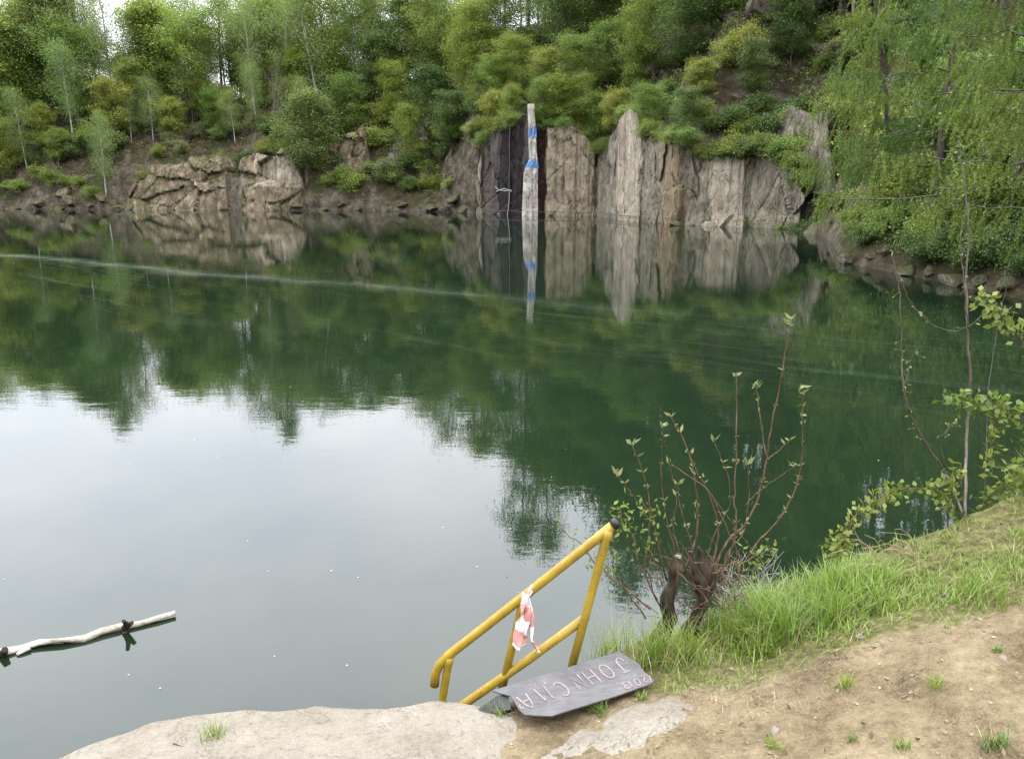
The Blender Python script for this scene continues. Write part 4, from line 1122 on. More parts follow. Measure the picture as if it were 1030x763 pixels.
GL = {'J': [[(.25, 1), (.95, 1)], [(.7, 1), (.68, .35), (.6, .1), (.35, .0), (.1, .08), (.02, .3)]],
      'O': [arc(.5, .5, .45, .5, 0, 360, 16)], 'H': [[(.08, 0), (.1, 1)], [(.9, 0), (.9, 1)], [(.1, .5), (.9, .48)]],
      'N': [[(.08, 0), (.12, 1), (.88, .02), (.9, 1)]], 'C': [arc(.55, .5, .5, .5, 50, 310, 14)],
      'M': [[(.02, 0), (.15, 1), (.5, .3), (.88, 1), (1, 0)]], 'A': [[(.02, 0), (.2, .7), (.5, 1), (.8, .72), (.98, 0)], [(.15, .42), (.86, .42)]],
      's': [[(.0, .75), (.25, .98), (.55, .8), (.45, .5), (.2, .42)]],
      '2': [[(.05, .78), (.3, 1), (.7, .95), (.8, .7), (.45, .35), (.05, 0), (.95, .02)]], '0': [arc(.5, .5, .42, .5, 0, 360, 14)], '1': [[(.2, .75), (.55, 1), (.55, 0)]],
      '3': [[(.08, .9), (.45, 1), (.8, .8), (.65, .56), (.35, .52), (.75, .45), (.88, .2), (.55, 0), (.1, .08)]], '/': [[(.2, 0), (.6, 1)]]}
def write(gl, P0, wx, hv, width, mb):
    for strk in GL[gl]:
        pts = []
        for x, y in strk:
            q = np.array(P0) + x * np.array(wx) + y * np.array(hv)
            pts.append(on_board(*z2(*q), lift=.0025) - BO)
        pts = np.array(pts); tan = np.gradient(pts, axis=0); tan /= np.linalg.norm(tan, axis=1)[:, None] + 1e-9
        sd = np.cross(tan, bn); w = width * rng.uniform(.75, 1.25, len(pts))[:, None] / 2
        V = np.concatenate([pts - sd * w, pts + sd * w]); k_ = len(pts); i = np.arange(k_ - 1)
        V2 = V - bn * .0015
        q_ = np.stack([i, i + 1, i + 1 + k_, i + k_], 1)
        mb.add(np.concatenate([V, V2]), np.concatenate([q_, q_[:, ::-1] + 2 * k_]))
wx, hv = (-46, 17), (56, 58)
for ch, P0 in (('J', (722, 143)), ('O', (652, 172)), ('H', (580, 198)), ('N', (520, 222)), ('C', (440, 254)), ('M', (358, 276)), ('A', (276, 314))):
    m = MB(); write(ch, P0, wx, hv, .0068, m); m.build('letter', M['letter'], broot)
m = MB(); write('s', (240, 350), (-22, 8), (30, 34), .005, m); m.build('letter', M['letter'], broot)
for ch, P0 in (('2', (838, 226)), ('0', (804, 240)), ('1', (772, 250)), ('3', (748, 256)), ('/', (862, 226))):
    m = MB(); write(ch, P0, (-25, 9), (20, 30), .005, m); m.build('digit' if ch != '/' else 'dash', M['letter'], broot)
# dark folded sheet under the left end of the board
fo = at(490, 708, z=.5); m = MB()
A_ = [at(468, 722, z=.52), at(500, 699, z=.56), at(511, 697, z=.567), at(514, 713, z=.545), at(500, 716, z=.53)]
vv = np.array(A_) - fo; lowr = vv - np.array([0, -.03, .12])
bm = bmesh.new(); tv = [bm.verts.new(p) for p in vv]; bv = [bm.verts.new(p) for p in lowr]
bm.faces.new(tv); bm.faces.new(bv[::-1])
for i in range(5): bm.faces.new((tv[i], bv[i], bv[(i + 1) % 5], tv[(i + 1) % 5]))
bmesh.ops.recalc_face_normals(bm, faces=bm.faces); me = bpy.data.meshes.new('metal_step'); bm.to_mesh(me); bm.free(); me.materials.append(M['black'])
o = bpy.data.objects.new('metal_step', me); o.location = fo; link(o)
tag(o, 'black metal step edge poking out under the left end of the board', 'step')

# ------------------------------------------------------------------ floating branch
LO = at(90, 640, z=.02)
lr_ = empty('floating_branch', LO); tag(lr_, 'bleached white branch floating on the water at lower left', 'branch')
def lp_(px, py, z=.015): return at(px, py, z=z) - LO
path = [lp_(-70, 668), lp_(-30, 664), lp_(2, 656), lp_(20, 651), (lp_(40, 647)), lp_(62, 645), lp_(85, 641), lp_(103, 635), lp_(122, 630), lp_(140, 627), lp_(158, 622), lp_(176, 617)]
m = MB(); m.tube(path, [.018, .020, .021, .017, .021, .019, .022, .018, .021, .014, .016, .013], 12); m.v[0] += (.010 * fbm(m.v[0] * np.array([9, 16, 16]), 3))[:, None] * np.array([0, .7, 1]); m.build('stem', M['log'], lr_, smooth=True)
m = MB(); m.tube([lp_(126, 632), lp_(127, 627, .06), lp_(124, 624, .10)], [.02, .016, .01], 7); m.tube([lp_(125, 631, .02), lp_(133, 626, .07)], [.02, .012], 7); m.tube([lp_(127, 633, .0), lp_(125, 638, -.005)], [.02, .012], 7)
m.build('stub', M['knot'], lr_)
m = MB(); m.tube([lp_(3, 657), lp_(5, 653, .05)], [.024, .018], 7); m.build('stub', M['knot'], lr_)
m = MB(); m.tube([lp_(30, 651), lp_(20, 656, .01), lp_(17, 658, .005)], [.014, .012, .009], 7); m.build('side_twig', M['log'], lr_, smooth=True)

# specks floating on the lake
n_f = 55; fx = []; m = MB()
for i in range(n_f):
    px, py = rng.uniform(0, 900), 300 + 420 * rng.random() ** .8
    p = at(px, py, z=.004)
    if py > 600 and px > 420: continue
    s = rng.uniform(.0015, .004) * (1 + .05 * p[1]); a_ = rng.uniform(0, 6.28)
    v = np.array([(math.cos(a_ + k * PI / 2) * s * (1.6 if k % 2 else .8), math.sin(a_ + k * PI / 2) * s * (1.6 if k % 2 else .8), 0) for k in range(4)]) + p
    m.add(v, [(0, 1, 2, 3)])
tag(m.build('floating_specks', M['flake']), 'tiny pale petals and flakes floating on the lake', 'debris', kind='stuff')

# ------------------------------------------------------------------ grass
def blades(mb, P, H, W, lean, r, m=0, seg=3):
    n = len(P); az = r.uniform(0, 2 * PI, n); d = np.stack([np.cos(az), np.sin(az), 0 * az], 1)
    sd = np.stack([-np.sin(az), np.cos(az), 0 * az], 1)
    L = (lean * r.uniform(.2, 1.3, n))[:, None]; H = H[:, None]; W = W[:, None]
    t = np.linspace(0, 1, seg + 1)
    rows = []
    for tt in t[:-1]:
        c = P + d * (L * H * tt ** 1.8) + np.array([0, 0, 1]) * (H * (tt - .25 * L * tt ** 2))
        w = W * (1 - .75 * tt)
        rows += [c - sd * w, c + sd * w]
    tip = P + d * (L * H) + np.array([0, 0, 1]) * (H * (1 - .25 * L))
    V = np.stack(rows + [tip], 1); k = V.shape[1]
    base = np.arange(n)[:, None] * k
    q = np.concatenate([base + np.array([[2 * s, 2 * s + 1, 2 * s + 3, 2 * s + 2]]) for s in range(seg - 1)])
    tr = base + np.array([[2 * seg - 2, 2 * seg - 1, 2 * seg]])
    mb.add(V.reshape(-1, 3), q, tr, m)
gm = MB(); r = np.random.default_rng(77)
N = 330000
gx = r.uniform(.15, 6.0, N); gd = r.uniform(-.35, 2.6, N) ; gy = edge_y(gx) - gd
gz = near_z(gx, gy); px, py = proj(gx, gy, gz)
mk = verge_mask(gx, gy, gz)
mk = np.where(gd < 0, np.where(px > 585, 1.0, .25), mk)
cl = fbm(np.stack([gx, gy, 0 * gx], 1) * 2.6, 3); fine = fbm(np.stack([gx, gy, 0 * gx], 1) * 8, 2)
inframe = px < 1075
onb = (px < 664) & (py > 652) & (gd > 0)
keep = ~onb & (r.random(N) < np.clip(mk * (.74 + .6 * cl + .4 * fine), .0, 1)) & inframe & (gz > .05)
gx, gy, gz, cl, gd = gx[keep], gy[keep], gz[keep], cl[keep], gd[keep]
hgt = np.clip(.03 + .078 * np.clip(cl + .4, 0, 1.5) + .05 * r.random(len(gx)) ** 2 + .06 * np.clip((.35 - gd) / .4, 0, 1) * np.clip(cl + .5, 0, 1), .03, .3)
isd = r.random(len(gx)) < .16
Pg = np.stack([gx, gy, gz - .01], 1)
blades(gm, Pg[~isd], hgt[~isd] * r.uniform(.6, 1.25, (~isd).sum()), r.uniform(.0014, .0036, (~isd).sum()), .75, r, 0)
blades(gm, Pg[isd], hgt[isd] * r.uniform(.4, 1.0, isd.sum()), r.uniform(.001, .002, isd.sum()), 1.1, r, 1)
# sparse thin grass in the trodden soil
N2 = 9000; sx_ = r.uniform(-.2, 2.6, N2); sy_ = edge_y(sx_) - r.uniform(.0, 1.9, N2)
keep = (fbm(np.stack([sx_, sy_, 0 * sx_], 1) * 3.2 + 40, 3) > .38)
sx_, sy_ = sx_[keep], sy_[keep]
blades(gm, np.stack([sx_, sy_, near_z(sx_, sy_) - .005], 1), r.uniform(.012, .04, len(sx_)), r.uniform(.0008, .0016, len(sx_)), .9, r, 1)
tag(gm.build('grass', [M['grass'], M['straw']]), 'lush green verge grass along the top of the bank', 'grass', kind='stuff')

# single tufts one can count
TUF = [(215, 752, .075, 60, 'grass tuft growing from a crack in the pale ledge'), (940, 690, .05, 60, 'small green tuft in bare sand right of middle'), (1000, 750, .06, 80, 'green tuft in the sand at the bottom right corner'),
       (850, 690, .06, 70, 'tuft at the lower edge of the verge above bare sand'), (778, 752, .055, 60, 'thin tuft at the bottom edge of the sand'), (908, 752, .05, 50, 'sparse tuft near the bottom edge, middle right'),
       (500, 722, .07, 170, 'grass clump at the left end of the lettered board'), (600, 715, .06, 130, 'grass clump under the front edge of the lettered board'), (645, 702, .04, 60, 'grass clump at the right corner of the lettered board'),
       (833, 628, .25, 170, 'tall bright grass clump on the verge beside the leafy shoot'), (790, 640, .2, 140, 'tall grass clump on the verge right of the stump'), (890, 588, .17, 120, 'grass clump on the verge below the sapling'),
       (990, 600, .17, 120, 'grass clump on the verge at the right edge'), (686, 662, .2, 190, 'grass clump at the foot of the stump'), (610, 660, .22, 150, 'reedy grass clump between railing post and stump'), (655, 668, .22, 190, 'long grass clump on the near side of the stump'),
       (1002, 655, .035, 40, 'tiny tuft in the sand near the right edge'), (855, 745, .03, 40, 'tiny tuft in bare sand low in the middle')]
for px, py, h, n, lab in TUF:
    p = at_ground(px, py); root = empty('grass_tuft', p); rr = np.random.default_rng(int(px * 7 + py))
    sp = h * .28 if h < .1 else .05
    q = np.stack([rr.normal(size=n) * sp, rr.normal(size=n) * sp, np.zeros(n)], 1)
    q[:, 2] = near_z(p[0] + q[:, 0], p[1] + q[:, 1]) - p[2] - .006 + (.05 if px == 215 else 0)
    m = MB(); k = int(n * .8)
    blades(m, q[:k], h * rr.uniform(.5, 1.25, k), rr.uniform(.0012, .0026, k), .6, rr, 0, 4)
    m.build('green_blades', M['grass'], root)
    m = MB(); blades(m, q[k:], h * rr.uniform(.3, .9, n - k), rr.uniform(.001, .002, n - k), 1.0, rr, 0, 4); m.build('dry_blades', M['straw'], root)
    tag(root, lab, 'grass tuft', 'grass tufts on the near bank')

# pebbles and crumbs (uncountable)
m = MB(); pv, pf = rock_mesh(5, 1, 6); r = np.random.default_rng(9)
for i in range(1500):
    x = r.uniform(-.5, 2.6); y = edge_y(x) - r.uniform(.05, 1.9); z = float(near_z(x, y))
    if verge_mask(x, y, z) > .5 and r.random() < .8: continue
    s = .0025 + .007 * r.random() ** 4
    a_ = r.uniform(0, 6.28); R_ = np.array([[math.cos(a_), -math.sin(a_), 0], [math.sin(a_), math.cos(a_), 0], [0, 0, 1]])
    m.add((pv * s * r.uniform(.7, 1.4, 3)) @ R_.T + (x, y, z + s * .2), None, pf)
tag(m.build('gravel', M['pebble']), 'scattered gravel and crumbs on the sandy soil', 'gravel', kind='stuff')
# larger stones set in the soil
for px, py, s, sq, lab in ((865, 640, .022, (1, .8, .6), 'small pale stone at the top of the sand below the verge'), (780, 735, .022, (1.3, .9, .5), 'half buried stone in the sand, bottom middle'), (1010, 662, .02, (1.4, .9, .5), 'little stone in the sand near the right edge')):
    if lab is None: continue
    p = at_ground(px, py); v, f = rock_mesh(int(px), 3, 9, (1, 1, 1), .05); m = MB(); m.add(v * s * np.array(sq), None, f)
    o = m.build('stone', M['ledge'], smooth=s > .1); o.location = p; o.rotation_euler = (.12, -.08, .5 if s > .1 else px); tag(o, lab, 'stone', 'stones in the sandy bank')
def patch(px, py, rx, ry, h, lab, seed):
    c = at_ground(px, py); n = 70; gx_, gy_ = np.meshgrid(np.linspace(-1.6, 1.6, n), np.linspace(-1.6, 1.6, n))
    ca, sa = math.cos(.55), math.sin(.55); X_ = c[0] + gx_ * rx * ca - gy_ * ry * sa; Y_ = c[1] + gx_ * rx * sa + gy_ * ry * ca
    P_ = np.stack([X_, Y_, 0 * X_], -1)
    q = 1 - (gx_ ** 2 + gy_ ** 2) + .75 * fbm(P_ * 7 + seed, 4)
    Z_ = near_z(X_, Y_) + h * np.clip(q, -2.0, .9) + .006 * fbm(P_ * 22, 3)
    m = MB(); m.add(np.stack([X_, Y_, Z_], -1).reshape(-1, 3) - c, grid_quads(n, n)); o = m.build('stone', M['ledge'], smooth=True); o.location = c
    tag(o, lab, 'stone', 'stones in the sandy bank')
patch(645, 726, .23, .11, .022, 'large pale flat bedrock stone sunk in the soil below the board', 2)
patch(575, 752, .14, .06, .012, 'pale flat stone nearly buried at the bottom, left of the large one', 7)
p = at_ground(182, 748) + (0, 0, .05); m = MB(); m.tube([at(174, 747, z=p[2] + .006) - p, at(184, 751, z=p[2] + .006) - p, at(197, 753, z=p[2] + .004) - p], [.0025, .003, .002], 5)
o = m.build('fallen_twig', M['twig']); o.location = p; tag(o, 'short dark twig lying on the pale ledge', 'twig')
# dead leaves in the litter
m = MB(); r = np.random.default_rng(19); c = []
for i in range(500):
    x = r.uniform(.2, 2.6); y = edge_y(x) - r.uniform(-.1, 1.4); c.append((x, y, float(near_z(x, y)) + .008))
v, q = leaf_quads(np.array(c), .012, .006, .8, r); m.add(v, q); tag(m.build('leaf_litter', M['dead_leaf']), 'dead brown leaves scattered over grass and sand', 'litter', kind='stuff')

# ------------------------------------------------------------------ coppiced stump with sprouts
def w6(x, y): return 560 + x * .4717, 320 + y * .4717
SO = at_ground(664, 655)
stp = empty('coppiced_shrub', SO); tag(stp, 'cut back stump sprouting tall reddish stems at the edge of the bank', 'shrub')
def sp_(x, y, Y): return at(*w6(x, y), Y=Y) - SO
YB = SO[1] + .05
def gnarl(pts, rad, seed):
    pts = np.array(pts); n = 22; t = np.linspace(0, 1, n); s0 = np.linspace(0, 1, len(pts))
    Q = np.stack([np.interp(t, s0, pts[:, k]) for k in range(3)], 1); R_ = np.interp(t, np.linspace(0, 1, len(rad)), rad)
    mm = MB(); mm.tube(Q, R_, 18)
    V = mm.v[0]; nz_ = fbm(V * np.array([16, 16, 7]) + seed, 4)
    c = np.repeat(Q, 18, 0); c = np.concatenate([c, Q[:1], Q[-1:]])
    mm.v[0] = c + (V - c) * (1 + .55 * nz_)[:, None] + .006 * fbm(V * 30 + seed, 2)[:, None]
    return mm
m = gnarl([sp_(196, 735, YB), sp_(212, 690, YB), sp_(240, 640, YB), sp_(236, 600, YB), sp_(252, 560, YB), sp_(250, 530, YB), sp_(262, 500, YB)], [.052, .042, .030, .034, .025, .032, .012], 3)
stump1 = m.build('stump', M['stump_bark'], stp, smooth=True)
m = MB(); m.tube([sp_(259, 508, YB - .012), sp_(262, 503, YB - .014)], [.016, .010], 7); m.v[0] += .006 * fbm(m.v[0] * 50, 2)[:, None]; m.build('cut_face', M['cut_wood'], stump1)
m = gnarl([sp_(272, 700, YB + .08), sp_(296, 640, YB + .08), sp_(314, 590, YB + .08), sp_(318, 550, YB + .08), sp_(312, 515, YB + .08), sp_(303, 486, YB + .08)], [.045, .030, .026, .030, .022, .008], 8)
stump2 = m.build('stump', M['stump_bark'], stp, smooth=True)
m = gnarl([sp_(318, 610, YB + .04), sp_(305, 560, YB + .03), sp_(290, 520, YB + .03), sp_(285, 495, YB + .03)], [.03, .026, .02, .008], 12)
m.build('stump', M['stump_bark'], stp, smooth=True)
STEM = [([(330, 560), (345, 515), (365, 470), (400, 445), (428, 390), (445, 320), (455, 240), (475, 150), (490, 60), (500, 3)], .0085, .10, 26),
        ([(325, 580), (355, 530), (378, 480), (384, 430), (379, 380), (383, 280), (383, 190), (383, 122)], .0075, .05, 20),
        ([(447, 300), (436, 220), (430, 180), (424, 145)], .0045, .10, 12),
        ([(395, 530), (430, 475), (480, 422), (512, 360), (525, 280), (523, 200), (525, 152)], .006, -.05, 30),
        ([(272, 545), (298, 470), (302, 400), (290, 310), (262, 240), (243, 210)], .0075, .0, 18),
        ([(258, 560), (248, 480), (232, 420), (222, 340), (225, 270), (227, 232)], .005, -.06, 16),
        ([(235, 560), (215, 480), (200, 400), (186, 330), (160, 270)], .006, -.08, 16),
        ([(320, 560), (345, 480), (343, 430), (325, 370), (300, 330), (283, 288)], .007, .0, 12),
        ([(330, 375), (360, 440), (395, 520), (412, 560)], .0035, -.1, 5),
        ([(245, 312), (320, 362), (370, 430), (425, 502)], .0035, -.1, 8),
        ([(447, 300), (470, 285), (495, 262)], .0035, .08, 5),
        ([(400, 400), (430, 370), (470, 340), (505, 318)], .003, .0, 7),
        ([(300, 560), (285, 470), (262, 400), (258, 355)], .0045, .05, 10),
        ([(245, 560), (232, 500), (205, 440), (150, 360), (125, 330)], .004, -.05, 12),
        ([(280, 560), (262, 500), (245, 440), (258, 380), (240, 310)], .004, .08, 10),
        ([(352, 560), (360, 500), (400, 460), (410, 380), (408, 310)], .004, .12, 10),
        ([(310, 560), (330, 470), (372, 400), (366, 330), (335, 262)], .004, .1, 10)]
SR = np.random.default_rng(31)
for pts, rad, dy, nl in STEM:
    n = len(pts); P = np.array([sp_(x, y, YB + .05 + dy * i / (n - 1)) for i, (x, y) in enumerate(pts)])
    t = np.linspace(0, 1, n * 4); s0 = np.linspace(0, 1, n)
    Q = np.stack([np.interp(t, s0, P[:, k]) for k in range(3)], 1); Q[1:-1] = (Q[:-2] + Q[1:-1] * 2 + Q[2:]) / 4; Q[1:-1] += SR.normal(size=(len(Q) - 2, 3)) * .0018
    m = MB(); m.tube(Q, np.linspace(rad * .7, rad * .25, len(Q)), 7); so = m.build('stem', M['stem_bark'], stp, smooth=True)
    lb_ = MB()
    for i in range(int(nl * .6)):
        s = SR.uniform(.3, 1.0) if i > 1 else 1.0; b = np.array([np.interp(s, t, Q[:, k]) for k in range(3)])
        for sgn in (-1, 1):
            up = np.array([sgn * SR.uniform(.3, .9), SR.normal() * .5, SR.uniform(.5, 1.1)]); up /= np.linalg.norm(up)
            L = SR.uniform(.008, .019) * (1.3 if s > .95 else 1)
            v, q = leaf_quads((b + up * L)[None], L, L * .36, .0, SR, droop=up[None] * 4); lb_.add(v, q)
    lb_.build('leaves', M['sprout_leaf'], so)
tg = MB()
for i in range(70):
    b = sp_(SR.uniform(215, 400), SR.uniform(520, 650), YB + SR.uniform(-.08, .12)); e = b + np.array([SR.normal() * .12, SR.normal() * .06, SR.uniform(-.05, .22)])
    tg.tube(bez(b, e, SR.uniform(-.03, .03), 6, SR, .06), np.linspace(.0022, .0008, 6), 4, cap=False)
tg.build('twigs', M['stem_bark'], stp)
# low tangle of thin branches with small leaves left of the stump
for i, (pts, nl) in enumerate([([(200, 620), (120, 560), (60, 490), (0, 440)], 22), ([(215, 600), (170, 500), (150, 430), (130, 400)], 26), ([(225, 620), (185, 520), (200, 430), (180, 380)], 24),
                  ([(330, 545), (390, 520), (440, 500), (460, 488)], 26), ([(190, 640), (130, 560), (115, 480), (140, 430)], 18)]):
    P = np.array([sp_(x, y, YB - .05 + .02 * i) for x, y in pts]); t = np.linspace(0, 1, 14); s0 = np.linspace(0, 1, len(pts))
    Q = np.stack([np.interp(t, s0, P[:, k]) for k in range(3)], 1); Q[1:-1] += SR.normal(size=(12, 3)) * .006
    m = MB(); m.tube(Q, np.linspace(.004, .0015, 14), 5); so = m.build('stem', M['stem_bark'], stp, smooth=True)
    lb_ = MB(); c = np.array([[np.interp(s, t, Q[:, k]) for k in range(3)] for s in SR.uniform(.35, 1, 2 * nl)]) + SR.normal(size=(2 * nl, 3)) * .035
    v, q = leaf_quads(c, .014, .007, .3, SR); lb_.add(v, q); lb_.build('leaves', M['shrub_leaf'], so)
# dry grey brush behind
for (cx_, cy_, n, lab) in ((752, 606, 60, 'grey dry twiggy brush right of the coppiced stump'), (935, 512, 45, 'dead grey twigs on the bank beside the bare sapling')):
    p = at_ground(cx_, cy_ + 14); rr = np.random.default_rng(cx_); m = MB()
    for i in range(n):
        a_ = rr.uniform(0, 6.28); e = np.array([math.cos(a_) * rr.uniform(.05, .2), math.sin(a_) * rr.uniform(.02, .15), rr.uniform(.05, .3)])
        b = np.array([rr.normal() * .06, rr.normal() * .05 + .05, 0])
        m.tube(bez(b, b + e, .02, 5, rr, .06), np.linspace(.0022, .0008, 5), 4, cap=False)
        for _ in range(2):
            q = b + e * rr.uniform(.4, .9); m.tube(bez(q, q + rr.normal(size=3) * .06, 0, 3), np.linspace(.0012, .0006, 3), 3, cap=False)
    o = m.build('dry_brush', M['dry_twig']); o.location = p; tag(o, lab, 'brush')
# straw stalks leaning at the bank edge
p = at_ground(905, 575); m = MB(); rr = np.random.default_rng(5)
for i in range(26):
    b = np.array([rr.uniform(-.12, .25), rr.normal() * .04, 0]); e = np.array([-rr.uniform(.08, .3), rr.normal() * .05, rr.uniform(.03, .2)])
    m.tube(bez(b, b + e, .05, 6, rr, .03), np.linspace(.0018, .0008, 6), 4, cap=False)
o = m.build('dry_stalks', M['straw']); o.location = p; tag(o, 'bent straw coloured stalks at the bank edge below the sapling', 'dry grass')

# ------------------------------------------------------------------ sapling and leafy shrubs on the right
def multi(name, base, stems, leafm, barkm, label, cat, seed, leaf=(.0165, .0115), spreadl=.022):
    rr = np.random.default_rng(seed); root = empty(name, base); tag(root, label, cat)
    for pts, rad, nl, s_from in stems:
        P = np.array([at(x, y, Y=Y) for x, y, Y in pts]) - np.array(base); n = len(pts)
        t = np.linspace(0, 1, n * 5); s0 = np.linspace(0, 1, n)
        Q = np.stack([np.interp(t, s0, P[:, k]) for k in range(3)], 1)
        for _ in range(2): Q[1:-1] = (Q[:-2] + Q[1:-1] * 2 + Q[2:]) / 4
        Q[1:-1] += rr.normal(size=(len(Q) - 2, 3)) * .0022
        m = MB(); m.tube(Q, np.linspace(rad, rad * .3, len(Q)), 6); so = m.build('stem', M[barkm], root, smooth=True)
        if nl:
            lb_ = MB(); s = rr.uniform(s_from, 1, int(nl * 1.5)); tw = rr.normal(size=(int(nl * 1.5), 3)) * spreadl; 
            c = np.stack([np.interp(s, t, Q[:, k]) for k in range(3)], 1)
            for cc, w_ in zip(c, tw):
                lb_.tube([cc, cc + w_ * .5, cc + w_], .0009, 3, cap=False)
            a_ = tw / (np.linalg.norm(tw, axis=1)[:, None] + 1e-9)
            v, q = leaf_quads(c + tw + a_ * leaf[0] * .7, leaf[0], leaf[1], .35, rr, droop=a_ * 3); lb_.add(v, q)
            lb_.build('leaves', M[leafm], so)
    return root
SB = at_ground(972, 520)
multi('bare_sapling', SB, [([(971, 520, SB[1]), (972, 436, 3.9), (976, 388, 3.92), (973, 318, 3.95), (971, 285, 3.97), (975, 242, 4.0), (973, 207, 4.0), (968.6, 173, 4.02), (964, 140, 4.05)], .0075, 14, .2),
                          ([(974, 330, 3.94), (970, 290, 3.9), (966, 250, 3.9), (967, 218, 3.9)], .004, 6, .2),
                          ([(968, 515, SB[1]), (954, 478, 3.85), (931, 445, 3.82), (914, 414, 3.8), (908, 388, 3.8), (907, 351, 3.82), (905, 290, 3.85), (899, 262, 3.85)], .006, 12, .3),
                          ([(903, 275, 3.85), (915, 305, 3.9), (938, 328, 3.9), (962, 334, 3.9), (985, 322, 3.9), (1006, 294, 3.9), (1016, 262, 3.9)], .0035, 4, .1),
                          ([(914, 414, 3.8), (908, 395, 3.78), (916, 362, 3.76), (924, 348, 3.75)], .003, 8, .4),
                          ([(950, 470, 3.84), (946, 440, 3.8), (958, 425, 3.8), (965, 430, 3.8)], .003, 8, .4),
                          ([(990, 515, 3.9), (992, 450, 3.95), (993, 400, 4.0), (1003, 330, 4.05), (1012, 290, 4.05)], .003, 0, .4)],
      'sprout_leaf', 'bark', 'thin bare sapling rising from the bank at the right', 'sapling', 8, (.010, .006), .015)
HB = at_ground(1040, 560)
multi('leafy_shrub', HB, [([(1045, 540, 3.5), (1044, 420, 3.5), (1042, 370, 3.5), (1030, 345, 3.48), (1015, 325, 3.46), (1000, 308, 3.44), (985, 297, 3.44)], .005, 70, .5),
                         ([(1045, 500, 3.5), (1042, 440, 3.5), (1025, 415, 3.48), (1000, 406, 3.46), (975, 404, 3.44), (952, 402, 3.42)], .005, 85, .35),
                         ([(1008, 410, 3.46), (998, 430, 3.45), (996, 460, 3.45), (999, 480, 3.45)], .003, 40, .0),
                         ([(1045, 520, 3.5), (1035, 490, 3.5), (1022, 476, 3.48), (1012, 470, 3.46)], .004, 50, .2),
                         ([(1045, 470, 3.5), (1040, 440, 3.5), (1032, 424, 3.5)], .003, 40, .2)],
      'shrub_leaf', 'stem_bark', 'leafy hazel like shrub reaching in from the right edge', 'shrub', 9)
GB = at_ground(960, 540)
multi('bramble', GB, [([(965, 530, 3.6), (962, 505, 3.6), (940, 492, 3.58), (910, 490, 3.56), (888, 494, 3.55)], .004, 75, .1),
                     ([(985, 530, 3.6), (995, 500, 3.6), (1010, 490, 3.6), (1030, 484, 3.6)], .004, 60, .1),
                     ([(955, 535, 3.58), (950, 500, 3.58), (955, 478, 3.57), (970, 470, 3.57)], .003, 40, .2)], 'shrub_leaf', 'stem_bark', 'low bramble with round light green leaves below the sapling', 'bramble', 10)
VB = at_ground(848, 580)
multi('leafy_shoot', VB, [([(846, 590, VB[1]), (845, 560, 3.4), (850, 535, 3.4), (862, 518, 3.42), (880, 505, 3.43), (890, 500, 3.44)], .004, 80, .2),
                         ([(846, 585, VB[1]), (842, 565, 3.4), (840, 550, 3.4), (838, 545, 3.4)], .003, 34, .2)], 'shrub_leaf', 'stem_bark', 'arching leafy shoot on the verge left of the bramble', 'shrub', 12)

# ------------------------------------------------------------------ sky, sun, camera
w = bpy.data.worlds.new('World'); sc.world = w; w.use_nodes = True
nt = w.node_tree; nt.nodes.clear()
EL, ROT = math.radians(48), math.radians(125)
sky = nt.nodes.new('ShaderNodeTexSky'); sky.sky_type = 'NISHITA'; sky.sun_disc = False
sky.sun_elevation = EL; sky.sun_rotation = ROT; sky.air_density = 1.2; sky.dust_density = 3.0
tc = nt.nodes.new('ShaderNodeTexCoord')
mp = nt.nodes.new('ShaderNodeMapping'); mp.inputs['Scale'].default_value = (1, 1, 2.2)
nt.links.new(tc.outputs['Generated'], mp.inputs['Vector'])
nz = nt.nodes.new('ShaderNodeTexNoise'); nz.inputs['Scale'].default_value = 2.3; nz.inputs['Detail'].default_value = 5; nz.inputs['Roughness'].default_value = .55
nt.links.new(mp.outputs[0], nz.inputs['Vector'])
cr = nt.nodes.new('ShaderNodeValToRGB'); cr.color_ramp.elements[0].position = .32; cr.color_ramp.elements[0].color = (.72, .77, .89, 1)
cr.color_ramp.elements[1].position = .62; cr.color_ramp.elements[1].color = (.94, .955, 1.0, 1)
nt.links.new(nz.outputs['Fac'], cr.inputs['Fac'])
# the cloud sheet is brighter ahead and to the left, away from the sun lamp
dt = nt.nodes.new('ShaderNodeVectorMath'); dt.operation = 'DOT_PRODUCT'
dt.inputs[1].default_value = (math.cos(math.radians(30)) * -.45, math.cos(math.radians(30)) * .89, .5)
nt.links.new(tc.outputs['Generated'], dt.inputs[0])
mr = nt.nodes.new('ShaderNodeMapRange'); mr.inputs['From Min'].default_value = -.2; mr.inputs['From Max'].default_value = .95
mr.inputs['To Min'].default_value = 20.0; mr.inputs['To Max'].default_value = 48.0
nt.links.new(dt.outputs['Value'], mr.inputs['Value'])
sz = nt.nodes.new('ShaderNodeSeparateXYZ'); nt.links.new(tc.outputs['Generated'], sz.inputs[0])
er = nt.nodes.new('ShaderNodeMapRange'); er.inputs['From Min'].default_value = .15; er.inputs['From Max'].default_value = .62
er.inputs['To Min'].default_value = .5; er.inputs['To Max'].default_value = 1.75; nt.links.new(sz.outputs['Z'], er.inputs['Value'])
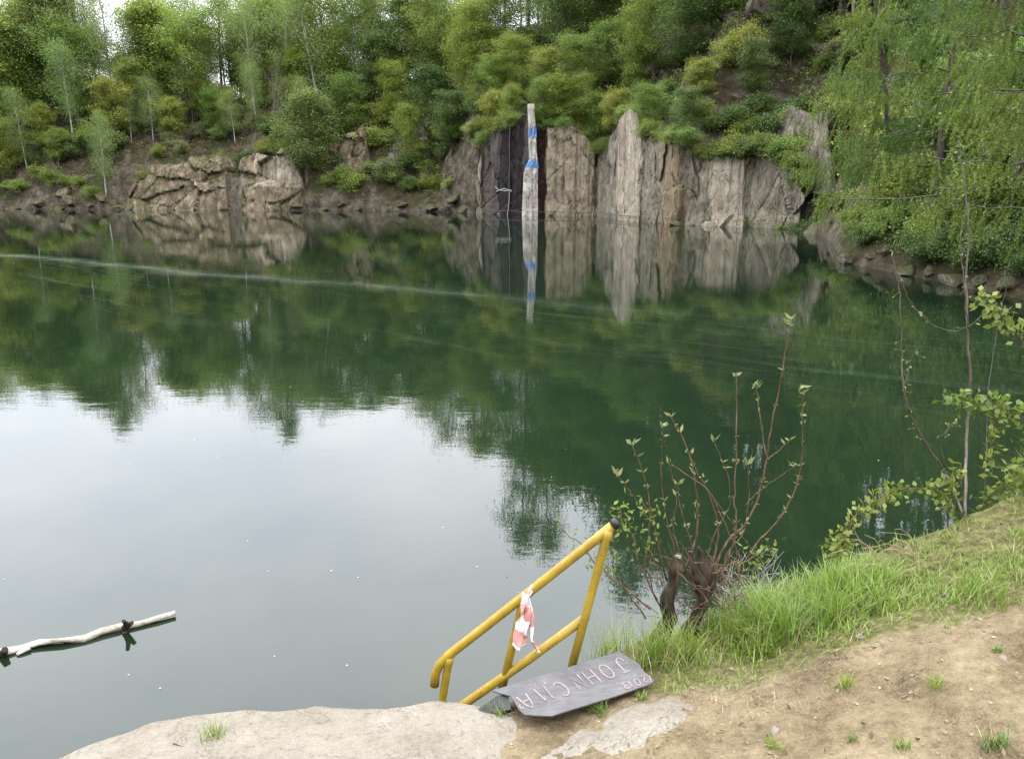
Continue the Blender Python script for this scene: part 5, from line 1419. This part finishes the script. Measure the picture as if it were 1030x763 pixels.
mm_ = nt.nodes.new('ShaderNodeMath'); mm_.operation = 'MULTIPLY'; nt.links.new(mr.outputs[0], mm_.inputs[0]); nt.links.new(er.outputs[0], mm_.inputs[1])
sc1 = nt.nodes.new('ShaderNodeVectorMath'); sc1.operation = 'SCALE'
nt.links.new(cr.outputs['Color'], sc1.inputs[0]); nt.links.new(mm_.outputs[0], sc1.inputs['Scale'])
mx = nt.nodes.new('ShaderNodeMix'); mx.data_type = 'RGBA'; mx.inputs[0].default_value = .88
nt.links.new(sky.outputs[0], mx.inputs[6]); nt.links.new(sc1.outputs[0], mx.inputs[7])
bg = nt.nodes.new('ShaderNodeBackground'); bg.inputs['Strength'].default_value = .1
nt.links.new(mx.outputs[2], bg.inputs['Color'])
ow = nt.nodes.new('ShaderNodeOutputWorld'); nt.links.new(bg.outputs[0], ow.inputs['Surface'])

sl = bpy.data.lights.new('sun', 'SUN'); sl.energy = 1.5; sl.angle = math.radians(30); sl.color = (1, .96, .9)
so = bpy.data.objects.new('sun', sl); link(so)
sd = Vector((math.sin(ROT) * math.cos(EL), math.cos(ROT) * math.cos(EL), math.sin(EL)))
so.rotation_euler = sd.to_track_quat('Z', 'Y').to_euler(); so.location = (0, 0, 60)

cam = bpy.data.cameras.new('camera'); co = bpy.data.objects.new('camera', cam); link(co)
cam.sensor_fit = 'HORIZONTAL'; cam.sensor_width = 36; cam.lens = F / 1030 * 36; cam.clip_start = .05; cam.clip_end = 4000
co.location = (0, 0, CAMZ); co.rotation_euler = (PI / 2 - PITCH, 0, 0)
sc.camera = co

sc.view_settings.view_transform = 'Standard'; sc.view_settings.look = 'None'
sc.view_settings.exposure = 0.42; sc.view_settings.gamma = 1.0; sc.view_settings.use_curve_mapping = False
cy = sc.cycles
cy.max_bounces = 6; cy.diffuse_bounces = 3; cy.glossy_bounces = 3; cy.transmission_bounces = 3; cy.transparent_max_bounces = 4
cy.caustics_reflective = False; cy.caustics_refractive = False
cy.use_adaptive_sampling = True; cy.adaptive_threshold = .015
cy.use_denoising = True; cy.denoising_prefilter = 'NONE'
